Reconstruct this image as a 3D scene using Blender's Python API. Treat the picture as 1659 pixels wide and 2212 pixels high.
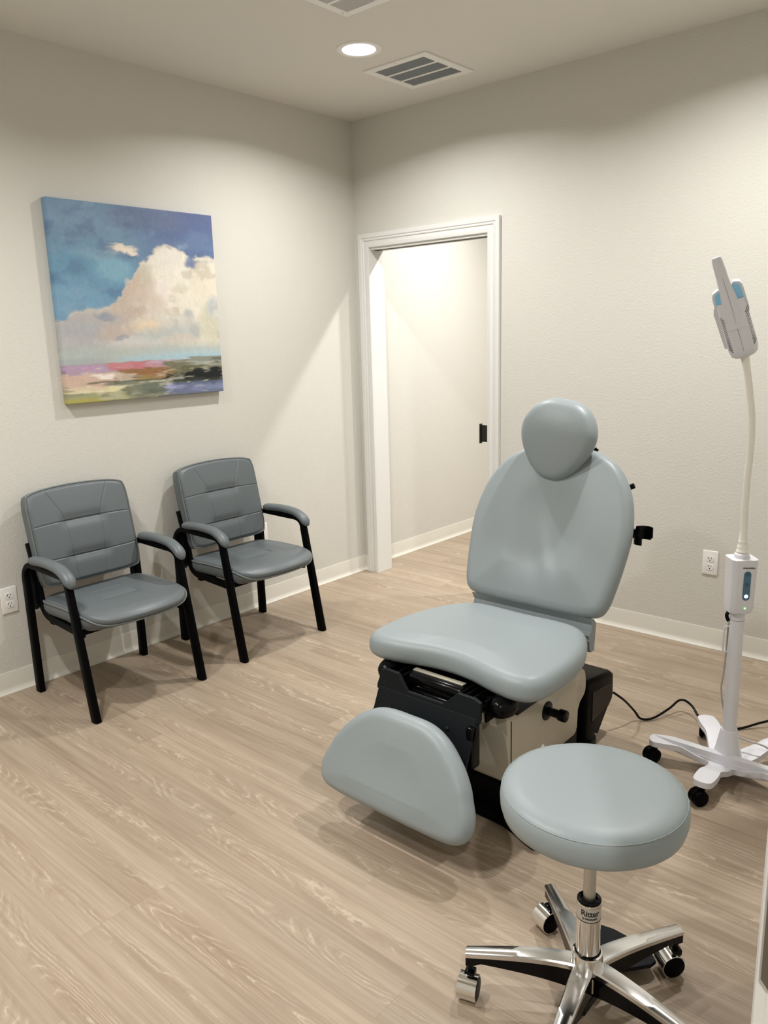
import bpy, bmesh, math, random
import numpy as np
from mathutils import Vector, Matrix, noise as mn
random.seed(3)
for o in list(bpy.data.objects): bpy.data.objects.remove(o)
SC = bpy.context.scene; COL = SC.collection
PI = math.pi
# ------------------------------------------------------------------ camera
CAM = Vector((3.4328, -3.6947, 1.5089)); YAW, PITCH, ROLL, FPX = 0.7225, -0.2191, -0.0284, 1697.47
cy, sy, cp, sp = math.cos(YAW), math.sin(YAW), math.cos(PITCH), math.sin(PITCH)
fw = Vector((-sy*cp, cy*cp, sp)); rt = Vector((cy, sy, 0)); up = rt.cross(fw)
r2 = math.cos(ROLL)*rt + math.sin(ROLL)*up; u2 = -math.sin(ROLL)*rt + math.cos(ROLL)*up
cd = bpy.data.cameras.new('camera'); cam = bpy.data.objects.new('camera', cd); COL.objects.link(cam)
cd.sensor_fit = 'HORIZONTAL'; cd.sensor_width = 36; cd.lens = FPX/1659*36; cd.clip_start = 0.02; cd.clip_end = 60
M = Matrix((r2, u2, -fw)).transposed().to_4x4(); M.translation = CAM; cam.matrix_world = M
SC.camera = cam
# ------------------------------------------------------------------ light level
SC.view_settings.view_transform = 'Standard'; SC.view_settings.look = 'None'
SC.view_settings.exposure = 0.06; SC.view_settings.gamma = 1; SC.view_settings.use_curve_mapping = False
LAMP_ROOM, LAMP_HALL, LAMP_CORR = 22.0, 23.0, 34.0      # watts
LAMP_COL = (1.0, 0.985, 0.955, 1); LAMP_SPREAD = 150
w = bpy.data.worlds.new('world'); SC.world = w; w.use_nodes = True
w.node_tree.nodes['Background'].inputs[0].default_value = (0.9, 0.92, 1, 1); w.node_tree.nodes['Background'].inputs[1].default_value = 0.015
ZC = 2.757            # ceiling height
XR = 3.28             # right wall
YF = -4.35            # front wall
# ------------------------------------------------------------------ tagging helpers
def tag(o, label=None, cat=None, group=None, kind=None):
    if label: o['label'] = label
    if cat: o['category'] = cat
    if group: o['group'] = group
    if kind: o['kind'] = kind
    return o
def thing(name, label, cat, loc=(0, 0, 0), rz=0, group=None):
    o = bpy.data.objects.new(name, None); COL.objects.link(o); o.empty_display_size = .05
    o.location = loc; o.rotation_euler = (0, 0, rz)
    return tag(o, label, cat, group)
def link(name, me, mat=None, parent=None):
    o = bpy.data.objects.new(name, me); COL.objects.link(o)
    if mat: me.materials.append(mat)
    if parent: o.parent = parent
    return o
def fin(name, bm, mat=None, parent=None, smooth=None):
    """smooth: None flat, angle in degrees, 180 = all smooth"""
    bmesh.ops.recalc_face_normals(bm, faces=bm.faces)
    if smooth is not None:
        for f in bm.faces: f.smooth = True
        for e in bm.edges:
            e.smooth = not (len(e.link_faces) == 2 and e.calc_face_angle(0) > math.radians(smooth))
    me = bpy.data.meshes.new(name); bm.to_mesh(me); bm.free()
    return link(name, me, mat, parent)
def copy_tree(o, parent=None):
    c = o.copy(); COL.objects.link(c)
    if parent: c.parent = parent
    for ch in [x for x in KIDS.get(o.name, [])]: copy_tree(ch, c)
    return c
KIDS = {}
def index_kids():
    KIDS.clear()
    for o in bpy.data.objects:
        if o.parent: KIDS.setdefault(o.parent.name, []).append(o)
# ------------------------------------------------------------------ mesh helpers
def box(bm, x0, x1, y0, y1, z0, z1, bev=0, seg=2, mtx=None):
    r = bmesh.ops.create_cube(bm, size=1); vs = r['verts']
    for v in vs:
        v.co = Vector((x0 + (v.co.x+.5)*(x1-x0), y0 + (v.co.y+.5)*(y1-y0), z0 + (v.co.z+.5)*(z1-z0)))
    if bev:
        es = list({e for v in vs for e in v.link_edges})
        rr = bmesh.ops.bevel(bm, geom=es, offset=bev, segments=seg, profile=.5, affect='EDGES')
        vs = list({v for f in rr['faces'] for v in f.verts} | {v for v in vs if v.is_valid})
    if mtx:
        for v in vs: v.co = mtx @ v.co
    return vs
def prism(bm, pts, a0, a1, axis='z', bev=0, seg=2):
    """extrude closed 2D outline pts along an axis"""
    def P(p, a):
        return {'z': (p[0], p[1], a), 'x': (a, p[0], p[1]), 'y': (p[0], a, p[1])}[axis]
    lo = [bm.verts.new(P(p, a0)) for p in pts]; hi = [bm.verts.new(P(p, a1)) for p in pts]
    f0 = bm.faces.new(lo[::-1]); f1 = bm.faces.new(hi); n = len(pts)
    for i in range(n): bm.faces.new((lo[i], lo[(i+1) % n], hi[(i+1) % n], hi[i]))
    if bev:
        es = list(f0.edges) + list(f1.edges)
        bmesh.ops.bevel(bm, geom=es, offset=bev, segments=seg, profile=.5, affect='EDGES')
def lathe(bm, prof, n=40, mtx=None, cap=True):
    """prof list of (r,z)"""
    rings = []
    for r, z in prof:
        if r < 1e-6: rings.append([bm.verts.new((0, 0, z))])
        else: rings.append([bm.verts.new((r*math.cos(2*PI*i/n), r*math.sin(2*PI*i/n), z)) for i in range(n)])
    for a, b in zip(rings, rings[1:]):
        for i in range(n):
            j = (i+1) % n
            if len(a) == 1 and len(b) == 1: continue
            if len(a) == 1: bm.faces.new((a[0], b[i], b[j]))
            elif len(b) == 1: bm.faces.new((a[i], a[j], b[0]))
            else: bm.faces.new((a[i], a[j], b[j], b[i]))
    if cap:
        if len(rings[0]) > 1: bm.faces.new(rings[0][::-1])
        if len(rings[-1]) > 1: bm.faces.new(rings[-1])
    if mtx:
        for rg in rings:
            for v in rg: v.co = mtx @ v.co
def cyl(bm, p0, p1, r0, r1=None, n=24, bev=0):
    p0, p1 = Vector(p0), Vector(p1); d = p1-p0; L = d.length; r1 = r0 if r1 is None else r1
    q = Vector((0, 0, 1)).rotation_difference(d.normalized()).to_matrix().to_4x4(); q.translation = p0
    b = min(bev, L/3)
    prof = [(r0, 0), (r1, L)] if not bev else [(r0-b, 0), (r0-b*.3, b*.3), (r0, b), (r1, L-b), (r1-b*.3, L-b*.3), (r1-b, L)]
    lathe(bm, prof, n, q)
def crspline(pts, n=8, closed=False):
    P = [Vector(p) for p in pts]; out = []; m = len(P)
    rng = range(m if closed else m-1)
    for i in rng:
        if closed: a, b, c, d = P[(i-1) % m], P[i], P[(i+1) % m], P[(i+2) % m]
        else: a, b, c, d = P[max(i-1, 0)], P[i], P[i+1], P[min(i+2, m-1)]
        for k in range(n):
            t = k/n
            out.append(.5*((2*b) + (c-a)*t + (2*a-5*b+4*c-d)*t*t + (3*b-a-3*c+d)*t**3))
    if not closed: out.append(P[-1].copy())
    return out
def fillet(pts, rad, n=6):
    """polyline with rounded corners"""
    P = [Vector(p) for p in pts]; out = [P[0]]
    for i in range(1, len(P)-1):
        a, b, c = P[i-1], P[i], P[i+1]; r = rad[i-1] if isinstance(rad, (list, tuple)) else rad
        d1 = (a-b); d2 = (c-b); l = min(r, d1.length*.49, d2.length*.49); s = b+d1.normalized()*l; e = b+d2.normalized()*l
        for k in range(n+1):
            t = k/n; out.append((1-t)**2*s+2*t*(1-t)*b+t*t*e)
    out.append(P[-1]); return out
def sweep(bm, path, rad, n=10, closed=False, ref=None, caps=True, prof=None):
    """tube along path; rad number/list/(a,b) ; ref = vector fixing the section's second axis"""
    P = [Vector(p) for p in path]; m = len(P); rings = []
    nrm = None
    for i in range(m):
        if closed: t = (P[(i+1) % m]-P[(i-1) % m]).normalized()
        else: t = (P[min(i+1, m-1)]-P[max(i-1, 0)]).normalized()
        if ref is not None:
            b = Vector(ref); b = (b-t*b.dot(t)).normalized(); nrm = b.cross(t).normalized()
        else:
            if nrm is None:
                nrm = t.orthogonal().normalized()
            nrm = (nrm-t*nrm.dot(t)).normalized(); b = t.cross(nrm)
        r = rad[i] if isinstance(rad, list) else rad
        ra, rb = r if isinstance(r, (tuple,)) else (r, r)
        ring = []
        for k in range(n):
            a = 2*PI*k/n; c, s = math.cos(a), math.sin(a)
            if prof == 'rect':
                c = math.copysign(abs(c)**.35, c); s = math.copysign(abs(s)**.35, s)
            ring.append(bm.verts.new(P[i]+nrm*(ra*c)+b*(rb*s)))
        rings.append(ring)
    for i in range(m if closed else m-1):
        a, b_ = rings[i], rings[(i+1) % m]
        for k in range(n): bm.faces.new((a[k], a[(k+1) % n], b_[(k+1) % n], b_[k]))
    if caps and not closed:
        bm.faces.new(rings[0][::-1]); bm.faces.new(rings[-1])
def resample(P, n):
    d = [0]
    for a, b in zip(P, P[1:]): d.append(d[-1]+(b-a).length)
    out = []; j = 0
    for k in range(n):
        t = d[-1]*k/(n-1)
        while j < len(d)-2 and d[j+1] < t: j += 1
        f = (t-d[j])/max(1e-9, d[j+1]-d[j]); out.append(P[j].lerp(P[j+1], min(1, f)))
    return out
def puff(bm, half, T, r, dome, mp, n=6, sym=True, inner=14, rb=None, edge=5):
    """cushion: half outline (x>=0, from top centre to bottom centre), thickness T, edge radius r;
    dome(u,v,s) adds to the top face, s = 0 centre .. 1 rim ; mp maps (u,v,w) to 3D"""
    rb = rb or r
    if sym: pts = [(x, y) for x, y in half] + [(-x, y) for x, y in half[::-1] if x > 1e-5]
    else: pts = half
    sm = [Vector((p.x, p.y)) for p in crspline([(a, b, 0) for a, b in pts], n, True)]
    m = len(sm); cen = sum(sm, Vector((0, 0)))/m
    area = sum(sm[i].x*sm[(i+1) % m].y-sm[(i+1) % m].x*sm[i].y for i in range(m)); sg = 1 if area > 0 else -1
    nr = []
    for i in range(m):
        t = (sm[(i+2) % m]-sm[(i-2) % m]).normalized(); nr.append(Vector((-t.y, t.x))*sg)
    def ring(d): return [sm[i]+nr[i]*d for i in range(m)]
    rings = []
    for k in range(edge+1):          # bottom edge
        a = PI/2*k/edge; rings.append([(p.x, p.y, -T/2+rb*(1-math.sin(a))) for p in ring(rb*(1-math.cos(a)))][:])
    rings = rings[::-1]              # start inside-bottom .. side
    rings = [[(p.x, p.y, -T/2+rb*(1-math.cos(PI/2*k/edge))) for p in ring(rb*(1-math.sin(PI/2*k/edge)))] for k in range(edge+1)]
    top = [[(p.x, p.y, T/2-r*(1-math.sin(PI/2*k/edge))) for p in ring(r*(1-math.cos(PI/2*k/edge)))] for k in range(edge+1)]
    allr = rings+top
    base = top[-1]; res = []
    for k in range(1, inner):
        s = 1-k/inner
        row = []
        for (x, y, z) in base:
            u, v = cen.x+(x-cen.x)*s, cen.y+(y-cen.y)*s; row.append((u, v, T/2+dome(u, v, s)))
        res.append(row)
    # let the rim blend to the dome
    d1 = [dome(x, y, 1.0) for (x, y, z) in base]
    for k, row in enumerate(top):
        f = (k/edge)
        for i in range(m):
            x, y, z = row[i]; row[i] = (x, y, z+d1[i]*f)
    allr += res
    V = [[bm.verts.new(mp(*p)) for p in row] for row in allr]
    for a, b in zip(V, V[1:]):
        for i in range(m): bm.faces.new((a[i], a[(i+1) % m], b[(i+1) % m], b[i]))
    bm.faces.new(V[0][::-1]); c = bm.verts.new(mp(cen.x, cen.y, T/2+dome(cen.x, cen.y, 0)))
    for i in range(m): bm.faces.new((V[-1][i], V[-1][(i+1) % m], c))
def text_bm(body, size, depth, place, bold=0.0, spacing=1.0):
    """text mesh; place(x,y,z)->world local"""
    cu = bpy.data.curves.new('lettering', 'FONT'); cu.body = body; cu.size = size; cu.extrude = depth; cu.offset = bold
    cu.align_x = 'CENTER'; cu.align_y = 'CENTER'; cu.space_character = spacing; cu.resolution_u = 3
    o = bpy.data.objects.new('lettering_tmp', cu); COL.objects.link(o)
    dg = bpy.context.evaluated_depsgraph_get(); me = o.evaluated_get(dg).to_mesh()
    bm = bmesh.new(); bm.from_mesh(me)
    o.evaluated_get(dg).to_mesh_clear(); bpy.data.objects.remove(o); bpy.data.curves.remove(cu)
    for v in bm.verts: v.co = place(*v.co)
    return bm
# ------------------------------------------------------------------ materials
def srgb(r, g, b, k=1.0):
    f = lambda c: ((c/255+.055)/1.055)**2.4 if c > 10 else c/255/12.92
    return (min(1, f(r)*k), min(1, f(g)*k), min(1, f(b)*k), 1)
class NT:
    def __init__(s, name):
        s.m = bpy.data.materials.new(name); s.m.use_nodes = True; s.t = s.m.node_tree; s.b = s.t.nodes['Principled BSDF']
    def n(s, typ, ins=None, **kw):
        nd = s.t.nodes.new(typ)
        for k, v in kw.items(): setattr(nd, k, v)
        for k, v in (ins or {}).items():
            if hasattr(v, 'is_output') or isinstance(v, bpy.types.NodeSocket): s.t.links.new(v, nd.inputs[k])
            else: nd.inputs[k].default_value = v
        return nd
    def math(s, op, a, b=0.0, c=None):
        d = {0: a, 1: b}
        if c is not None: d[2] = c
        return s.n('ShaderNodeMath', d, operation=op).outputs[0]
    def mix(s, f, a, b, mode='MIX'):
        nd = s.n('ShaderNodeMix', data_type='RGBA', blend_type=mode)
        for i, v in ((0, f), (6, a), (7, b)):
            if isinstance(v, bpy.types.NodeSocket): s.t.links.new(v, nd.inputs[i])
            else: nd.inputs[i].default_value = v
        return nd.outputs[2]
    def ramp(s, fac, stops):
        nd = s.n('ShaderNodeValToRGB', {0: fac}); cr = nd.color_ramp
        while len(cr.elements) < len(stops): cr.elements.new(.5)
        for e, (p, c) in zip(cr.elements, stops): e.position = p; e.color = c
        return nd.outputs[0]
    def sm(s, x, a, b):
        return s.n('ShaderNodeMapRange', {0: x, 1: a, 2: b, 3: 0.0, 4: 1.0}, interpolation_type='SMOOTHSTEP').outputs[0]
    def set(s, **kw):
        for k, v in kw.items():
            i = s.b.inputs[k.replace('_', ' ')]
            if isinstance(v, bpy.types.NodeSocket): s.t.links.new(v, i)
            else: i.default_value = v
        return s
    def bump(s, h, strength, dist):
        b = s.n('ShaderNodeBump', {'Height': h, 'Strength': strength, 'Distance': dist}); s.t.links.new(b.outputs[0], s.b.inputs['Normal'])
def noise(s, vec, scale, detail=2, rough=.5, dist=0.0, out=0):
    d = {'Vector': vec, 'Scale': scale, 'Detail': detail, 'Roughness': rough, 'Distortion': dist}
    return s.n('ShaderNodeTexNoise', d).outputs[out]
def simple(name, col, rough=.5, metal=0.0, bump=None, spec=.5, coat=0.0, var=0.0):
    s = NT(name); tc = s.n('ShaderNodeTexCoord').outputs['Object']
    if var:
        f = noise(s, tc, 6.0, 3)
        c = s.mix(f, (col[0]*(1-var), col[1]*(1-var), col[2]*(1-var), 1), (min(1, col[0]*(1+var)), min(1, col[1]*(1+var)), min(1, col[2]*(1+var)), 1))
        s.set(Base_Color=c)
    else: s.set(Base_Color=col)
    s.set(Roughness=rough, Metallic=metal, Specular_IOR_Level=spec, Coat_Weight=coat)
    if bump: s.bump(noise(s, tc, bump[0], bump[3] if len(bump) > 3 else 3), bump[1], bump[2])
    return s.m
WALLC = (.625, .610, .562, 1)
m_wall = simple('wall_paint', WALLC, .6, bump=(95, .55, .0022, 2), spec=.3)
m_hallwall = m_wall
m_ceil = simple('ceiling_paint', (.72, .70, .645, 1), .8, bump=(120, .3, .001, 2), spec=.2)
m_trim = simple('white_trim_paint', (.72, .72, .70, 1), .32, spec=.5)
m_base = simple('cove_base_vinyl', (.70, .68, .61, 1), .4, spec=.45)
m_black = simple('black_powder_coat', (.0025, .0025, .003, 1), .34, spec=.04)
m_plastic = simple('black_plastic', (.0025, .0025, .003, 1), .2, spec=.13)
m_dgrey = simple('dark_grey_plastic', (.008, .0095, .0115, 1), .45, spec=.12)
m_white = simple('white_enamel', (.66, .66, .70, 1), .3, spec=.5)
m_ivory = simple('ivory_flex_tube', (.78, .75, .68, 1), .45, spec=.4)
m_beige = simple('beige_shell', (.42, .385, .31, 1), .22, spec=.5, coat=.3)
m_vinyl = simple('sage_grey_vinyl', (.268, .307, .322, 1), .42, bump=(420, .25, .0006, 2), spec=.4)
m_leather = simple('slate_grey_leather', (.112, .130, .138, 1), .42, bump=(300, .35, .0008, 3), spec=.45)
m_piping = simple('grey_piping', (.14, .155, .158, 1), .5, spec=.35)
m_chrome = simple('polished_chrome', (.78, .77, .75, 1), .09, 1.0)
m_alu = simple('polished_aluminium', (.72, .71, .70, 1), .17, 1.0)
m_satin = simple('satin_steel', (.52, .51, .48, 1), .36, 1.0)
m_plate = simple('outlet_white', (.84, .83, .81, 1), .3)
m_slot = simple('dark_slot', (.01, .01, .01, 1), .6)
m_duct = simple('duct_shade', (.05, .055, .06, 1), .8)
m_vent = simple('vent_white', (.86, .85, .82, 1), .4)
m_bronze = simple('bronze_pull', (.045, .04, .035, 1), .35, .7)
m_blue = simple('control_blue', (.055, .145, .21, 1), .3)
m_bluelite = simple('lamp_blue', (.25, .58, .86, 1), .3)
m_ink = simple('black_ink', (.012, .012, .014, 1), .5)
m_canvas = simple('canvas_back', (.7, .66, .58, 1), .8)
def emis(name, col, st):
    s = NT(name); s.set(Base_Color=(1, 1, 1, 1), Emission_Color=col, Emission_Strength=st); return s.m
m_lens = {k: emis('lamp_lens_'+k, LAMP_COL, v) for k, v in (('room', 9), ('hall', 9), ('corridor', 9))}
m_green = emis('green_led', (.1, 1, .15, 1), 1.5)
m_glow = emis('power_symbol_glow', (.75, .93, 1, 1), 1.3)
def floor_mat():
    s = NT('oak_vinyl_planks'); g = s.n('ShaderNodeNewGeometry').outputs['Position']
    xyz = s.n('ShaderNodeSeparateXYZ', {0: g}); x, y = xyz.outputs[0], xyz.outputs[1]
    PW, PL = .1524, 1.22
    yr = s.math('DIVIDE', s.math('ADD', y, .02), PW); row = s.math('FLOOR', yr); yf = s.math('FRACT', yr)
    wn = s.n('ShaderNodeTexWhiteNoise', {'W': row}, noise_dimensions='1D').outputs[0]
    xr = s.math('DIVIDE', s.math('ADD', x, s.math('MULTIPLY', wn, 7.3)), PL); colm = s.math('FLOOR', xr); xf = s.math('FRACT', xr)
    idv = s.n('ShaderNodeCombineXYZ', {0: row, 1: colm, 2: 3.7}).outputs[0]
    wid = s.n('ShaderNodeTexWhiteNoise', {'Vector': idv}, noise_dimensions='3D'); idc = wid.outputs[1]; idn = wid.outputs[0]
    ic = s.n('ShaderNodeSeparateXYZ', {0: idc}); i1, i2, i3 = ic.outputs
    px = s.math('ADD', x, s.math('MULTIPLY', i1, 40)); py = s.math('ADD', s.math('MULTIPLY', yf, PW), s.math('MULTIPLY', i2, 17)); pz = s.math('MULTIPLY', i3, 9)
    def V(a, b): return s.n('ShaderNodeCombineXYZ', {0: s.math('MULTIPLY', px, a), 1: s.math('MULTIPLY', py, b), 2: pz}).outputs[0]
    # cathedral rings: contour lines of a stretched noise
    jag = noise(s, V(28, 60), 1.0, 2, .6)
    nz = noise(s, V(1.25, 8.0), 1.0, 1.0, .4, .25)
    cont = s.math('FRACT', s.math('ADD', s.math('MULTIPLY', nz, 23), s.math('MULTIPLY', jag, .95)))
    tri = s.math('ABSOLUTE', s.math('SUBTRACT', cont, .5))
    line = s.sm(tri, .33, .5)
    cen = s.math('SUBTRACT', 1.0, s.math('ABSOLUTE', s.math('MULTIPLY', s.math('SUBTRACT', yf, s.math('ADD', .5, s.math('MULTIPLY', s.math('SUBTRACT', i3, .5), .5))), 2.6)))
    msk = s.sm(s.math('ADD', s.math('MULTIPLY', cen, .45), noise(s, V(1.7, 8), 1.0, 2, .5)), .62, .86)
    line = s.math('MULTIPLY', line, msk)
    brk = s.sm(noise(s, V(14, 50), 1.0, 3, .6), .36, .62); line = s.math('MULTIPLY', line, brk)
    band = s.math('MULTIPLY', s.sm(tri, .22, .02), msk)
    streak = noise(s, V(2.2, 95), 1.0, 4, .65); broad = noise(s, V(.9, 16), 1.0, 3, .55); fine = noise(s, V(9, 420), 1.0, 3, .7)
    c = s.ramp(broad, [(.25, (.300, .222, .156, 1)), (.48, (.392, .306, .222, 1)), (.75, (.445, .358, .268, 1))])
    c = s.mix(s.sm(streak, .38, .66), s.mix(1.0, c, (.89, .87, .85, 1), 'MULTIPLY'), s.mix(1.0, c, (1.05, 1.05, 1.04, 1), 'MULTIPLY'))
    c = s.mix(s.math('MULTIPLY', s.sm(fine, .42, .30), .35), c, (.22, .165, .12, 1))
    c = s.mix(s.math('MULTIPLY', band, .30), c, (.27, .19, .13, 1))
    c = s.mix(s.math('MULTIPLY', line, .50), c, (.66, .55, .42, 1))
    tint = s.math('ADD', .93, s.math('MULTIPLY', idn, .14))
    c = s.mix(1.0, c, (.91, .925, .95, 1), 'MULTIPLY')
    c = s.mix(1.0, c, s.n('ShaderNodeCombineColor', {0: tint, 1: tint, 2: tint}).outputs[0], 'MULTIPLY')
    ey = s.math('MINIMUM', yf, s.math('SUBTRACT', 1.0, yf)); ex = s.math('MINIMUM', xf, s.math('SUBTRACT', 1.0, xf))
    seam = s.math('MAXIMUM', s.math('LESS_THAN', ey, .006), s.math('LESS_THAN', ex, .0008))
    c = s.mix(s.math('MULTIPLY', seam, .3), c, (.2, .15, .11, 1))
    s.set(Base_Color=c, Roughness=s.math('ADD', .40, s.math('MULTIPLY', streak, .15)), Specular_IOR_Level=.35)
    s.bump(fine, .15, .0006)
    return s.m
m_floor = floor_mat()
# ------------------------------------------------------------------ setting
def struct(name, bm, mat, smooth=None, parent=None):
    o = fin(name, bm, mat, parent, smooth)
    if not parent: o['kind'] = 'structure'
    return o
DX0, DX1, DZ = .12, .972, 2.035      # far door opening
WT = .118
XH, YH, XE, YE = -.03, 1.75, 5.0, -5.2   # hall wall, hall end, corridor end
RY0, RY1 = -4.02, -2.988             # near doorway (in right wall)
bm = bmesh.new(); box(bm, -.2, XE+.1, YE-.1, YH+.1, -.1, 0); struct('floor', bm, m_floor)
bm = bmesh.new(); box(bm, -.2, XE+.1, YE-.1, YH+.1, ZC, ZC+.1); struct('ceiling', bm, m_ceil)
bm = bmesh.new(); box(bm, -.15, 0, YE, .0, 0, ZC); struct('wall_left', bm, m_wall)
bm = bmesh.new(); box(bm, -.15, DX0, 0, WT, 0, ZC); box(bm, DX1, XE, 0, WT, 0, ZC)
box(bm, DX0, DX1, 0, WT, DZ, ZC); struct('wall_back', bm, m_wall)
bm = bmesh.new(); box(bm, XR, XR+WT, RY1, -.0005, 0, ZC); box(bm, XR, XR+WT, YF, RY0, 0, ZC); box(bm, XR, XR+WT, RY0, RY1, 2.03, ZC); struct('wall_right', bm, m_wall)
bm = bmesh.new(); box(bm, 0, XR+WT, YF-.12, YF, 0, ZC); struct('wall_front', bm, m_wall)
bm = bmesh.new(); box(bm, XH-.1, XH, WT, YH, 0, ZC); struct('wall_hall_left', bm, m_wall)
bm = bmesh.new(); box(bm, XH-.1, XE, YH, YH+.1, 0, ZC); struct('wall_hall_far', bm, m_wall)
bm = bmesh.new(); box(bm, XE, XE+.1, YE, YH, 0, ZC); struct('wall_corridor_end', bm, m_wall)
bm = bmesh.new(); box(bm, 0, XE, YE-.1, YE, 0, ZC); struct('wall_corridor_front', bm, m_wall)
def cove(name, p0, p1, nrm, h=.1):
    """vinyl cove base between two floor points, nrm = into the room"""
    p0, p1, nrm = Vector(p0), Vector(p1), Vector(nrm)
    prof = [(0, 0), (.016, 0), (.0165, .004), (.012, .010), (.006, .018), (.004, .03), (.004, h-.004), (.003, h), (0, h)]
    bm = bmesh.new()
    A = [bm.verts.new(p0+nrm*a+Vector((0, 0, b))) for a, b in prof]; B = [bm.verts.new(p1+nrm*a+Vector((0, 0, b))) for a, b in prof]
    for i in range(len(prof)-1): bm.faces.new((A[i], A[i+1], B[i+1], B[i]))
    bm.faces.new(A); bm.faces.new(B[::-1])
    return struct(name, bm, m_base, 40)
cove('baseboard_left', (0, YF, 0), (0, 0, 0), (1, 0, 0))
cove('baseboard_back', (DX1+.078, 0, 0), (XR, 0, 0), (0, -1, 0))
cove('baseboard_corner', (0, 0, 0), (DX0-.078, 0, 0), (0, -1, 0))
cove('baseboard_hall', (XH, WT, 0), (XH, YH, 0), (1, 0, 0), .1)
cove('baseboard_right', (XR, -.001, 0), (XR, RY1+.08, 0), (-1, 0, 0))
# casing profile: (across from opening edge outward, depth off the wall)
CP = [(0, 0), (0, .010), (.006, .013), (.020, .0145), (.026, .0115), (.036, .0105), (.041, .0155), (.046, .0165), (.050, .0135), (.056, .0185), (.066, .0195), (.078, .0195), (.079, .018), (.079, 0)]
def casing(name, a0, a1, ztop, P, zbot=0.0):
    """mitred door casing; P(a, depth, z)"""
    bm = bmesh.new(); path = []
    for (c, d) in CP:
        path.append([P(a0-c, d, zbot), P(a0-c, d, ztop+c), P(a1+c, d, ztop+c), P(a1+c, d, zbot)])
    V = [[bm.verts.new(p) for p in row] for row in path]
    for a, b in zip(V, V[1:]):
        for i in range(3): bm.faces.new((a[i], a[i+1], b[i+1], b[i]))
    return fin(name, bm, m_trim, None, 25)
door1 = casing('door_1', DX0, DX1, DZ, lambda a, d, z: (a, -d, z)); door1['kind'] = 'structure'
bm = bmesh.new()                                   # jamb lining with pocket slot in the head
J = .018
box(bm, DX0-.012, DX0+.0005, .0, WT+.004, 0, DZ+.004)
box(bm, DX1-.0005, DX1+.012, .0, .040, 0, DZ); box(bm, DX1-.0005, DX1+.012, .082, WT+.004, 0, DZ)
box(bm, DX0, DX1, .0, .040, DZ-.012, DZ+.004); box(bm, DX0, DX1, .082, WT+.004, DZ-.012, DZ+.004)
fin('door_jamb', bm, m_trim, door1)
bm = bmesh.new(); box(bm, DX0, DX1, .040, .082, DZ-.0135, DZ+.001); fin('pocket_slot', bm, m_slot, door1)
c2 = casing('door_casing', DX0, DX1, DZ, lambda a, d, z: (a, WT+d, z)); c2.parent = door1
pd = bmesh.new(); box(pd, DX1-.004, DX1+.01, .044, .078, .01, DZ-.01); 
pocket = fin('sliding_door', pd, m_trim, door1)
bm = bmesh.new(); box(bm, DX1-.006, DX1+.001, .041, .081, .912, 1.018, .002); box(bm, .884, DX1-.001, .058, .0625, .905, 1.001, .001)
box(bm, .877, .8855, .050, .072, .896, 1.009, .002)
hp = fin('door_pull', bm, m_bronze, pocket); hp['label'] = 'dark bronze pull'
# near doorway the camera stands in
door2 = casing('door_2', -RY1, -RY0, 2.03, lambda a, d, z: (XR-d, -a, z)); door2['kind'] = 'structure'
bm = bmesh.new()
box(bm, XR, XR+WT, RY1-.0005, RY1+.012, 0, 2.03); box(bm, XR, XR+WT, RY0-.012, RY0+.0005, 0, 2.03); box(bm, XR, XR+WT, RY0, RY1, 2.018, 2.034)
box(bm, XR+.034, XR+.040, RY1-.007, RY1, 0, 2.018, .001)
fin('door_jamb', bm, m_trim, door2)
bm = bmesh.new(); prism(bm, [(XR-.0055, .902), (XR+.002, .893), (XR+.10, .893), (XR+.10, 1.06), (XR+.002, 1.06), (XR-.0055, 1.05)], RY1-.0045, RY1-.001, 'y', .0006, 1)
o = fin('strike_plate', bm, simple('satin_bronze', (.16, .145, .12, 1), .45, .6), door2); o['label'] = 'dark bronze strike plate'
# ------------------------------------------------------------------ ceiling lamps
def lamp(x, y, kind, label, first=None):
    t = thing('ceiling_light', label, 'ceiling light', (x, y, ZC), 0, None)
    bm = bmesh.new(); lathe(bm, [(.101, 0), (.1005, -.003), (.097, -.0055), (.088, -.006), (.077, -.0045), (.0745, -.0035), (.0745, 0)], 48, cap=False); fin('trim_ring', bm, m_vent, t, 40)
    bm = bmesh.new(); lathe(bm, [(0, -.0052), (.05, -.005), (.070, -.0042), (.0745, -.003)], 48, cap=False)
    o = fin('lens', bm, m_lens[kind], t, 180); o['label'] = 'glowing white lens'
    ld = bpy.data.lights.new('lamp_glow', 'AREA'); ld.shape = 'DISK'; ld.size = .095; ld.energy = {'room': LAMP_ROOM, 'hall': LAMP_HALL, 'corridor': LAMP_CORR}[kind]
    ld.color = LAMP_COL[:3]; ld.spread = math.radians(LAMP_SPREAD); l = bpy.data.objects.new('lamp_glow', ld); COL.objects.link(l); l.parent = t; l.location = (0, 0, -.0075)
    return t
lamp(.85, -.845, 'room', 'round recessed ceiling light, glowing white, beside the return air grille')
lamp(2.43, -.845, 'room', 'round recessed ceiling light above the wall by the standing exam lamp, outside the view')
lamp(.85, -2.95, 'room', 'round recessed ceiling light above the floor in front of the left chair, outside the view')
lamp(1.78, -3.35, 'room', 'round recessed ceiling light toward the front wall, outside the view')
lamp(.70, .74, 'hall', 'round recessed hall ceiling light just beyond the doorway, outside the view')
lamp(1.55, .74, 'hall', 'round recessed hall ceiling light behind the back wall, outside the view')
lamp(3.2, .73, 'hall', 'round recessed hall ceiling light at the far right end of the hall, outside the view')
lamp(4.05, -4.1, 'corridor', 'round recessed corridor ceiling light behind the camera doorway, outside the view')
lamp(4.35, -1.7, 'corridor', 'round recessed corridor ceiling light beyond the right wall, outside the view')
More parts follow.
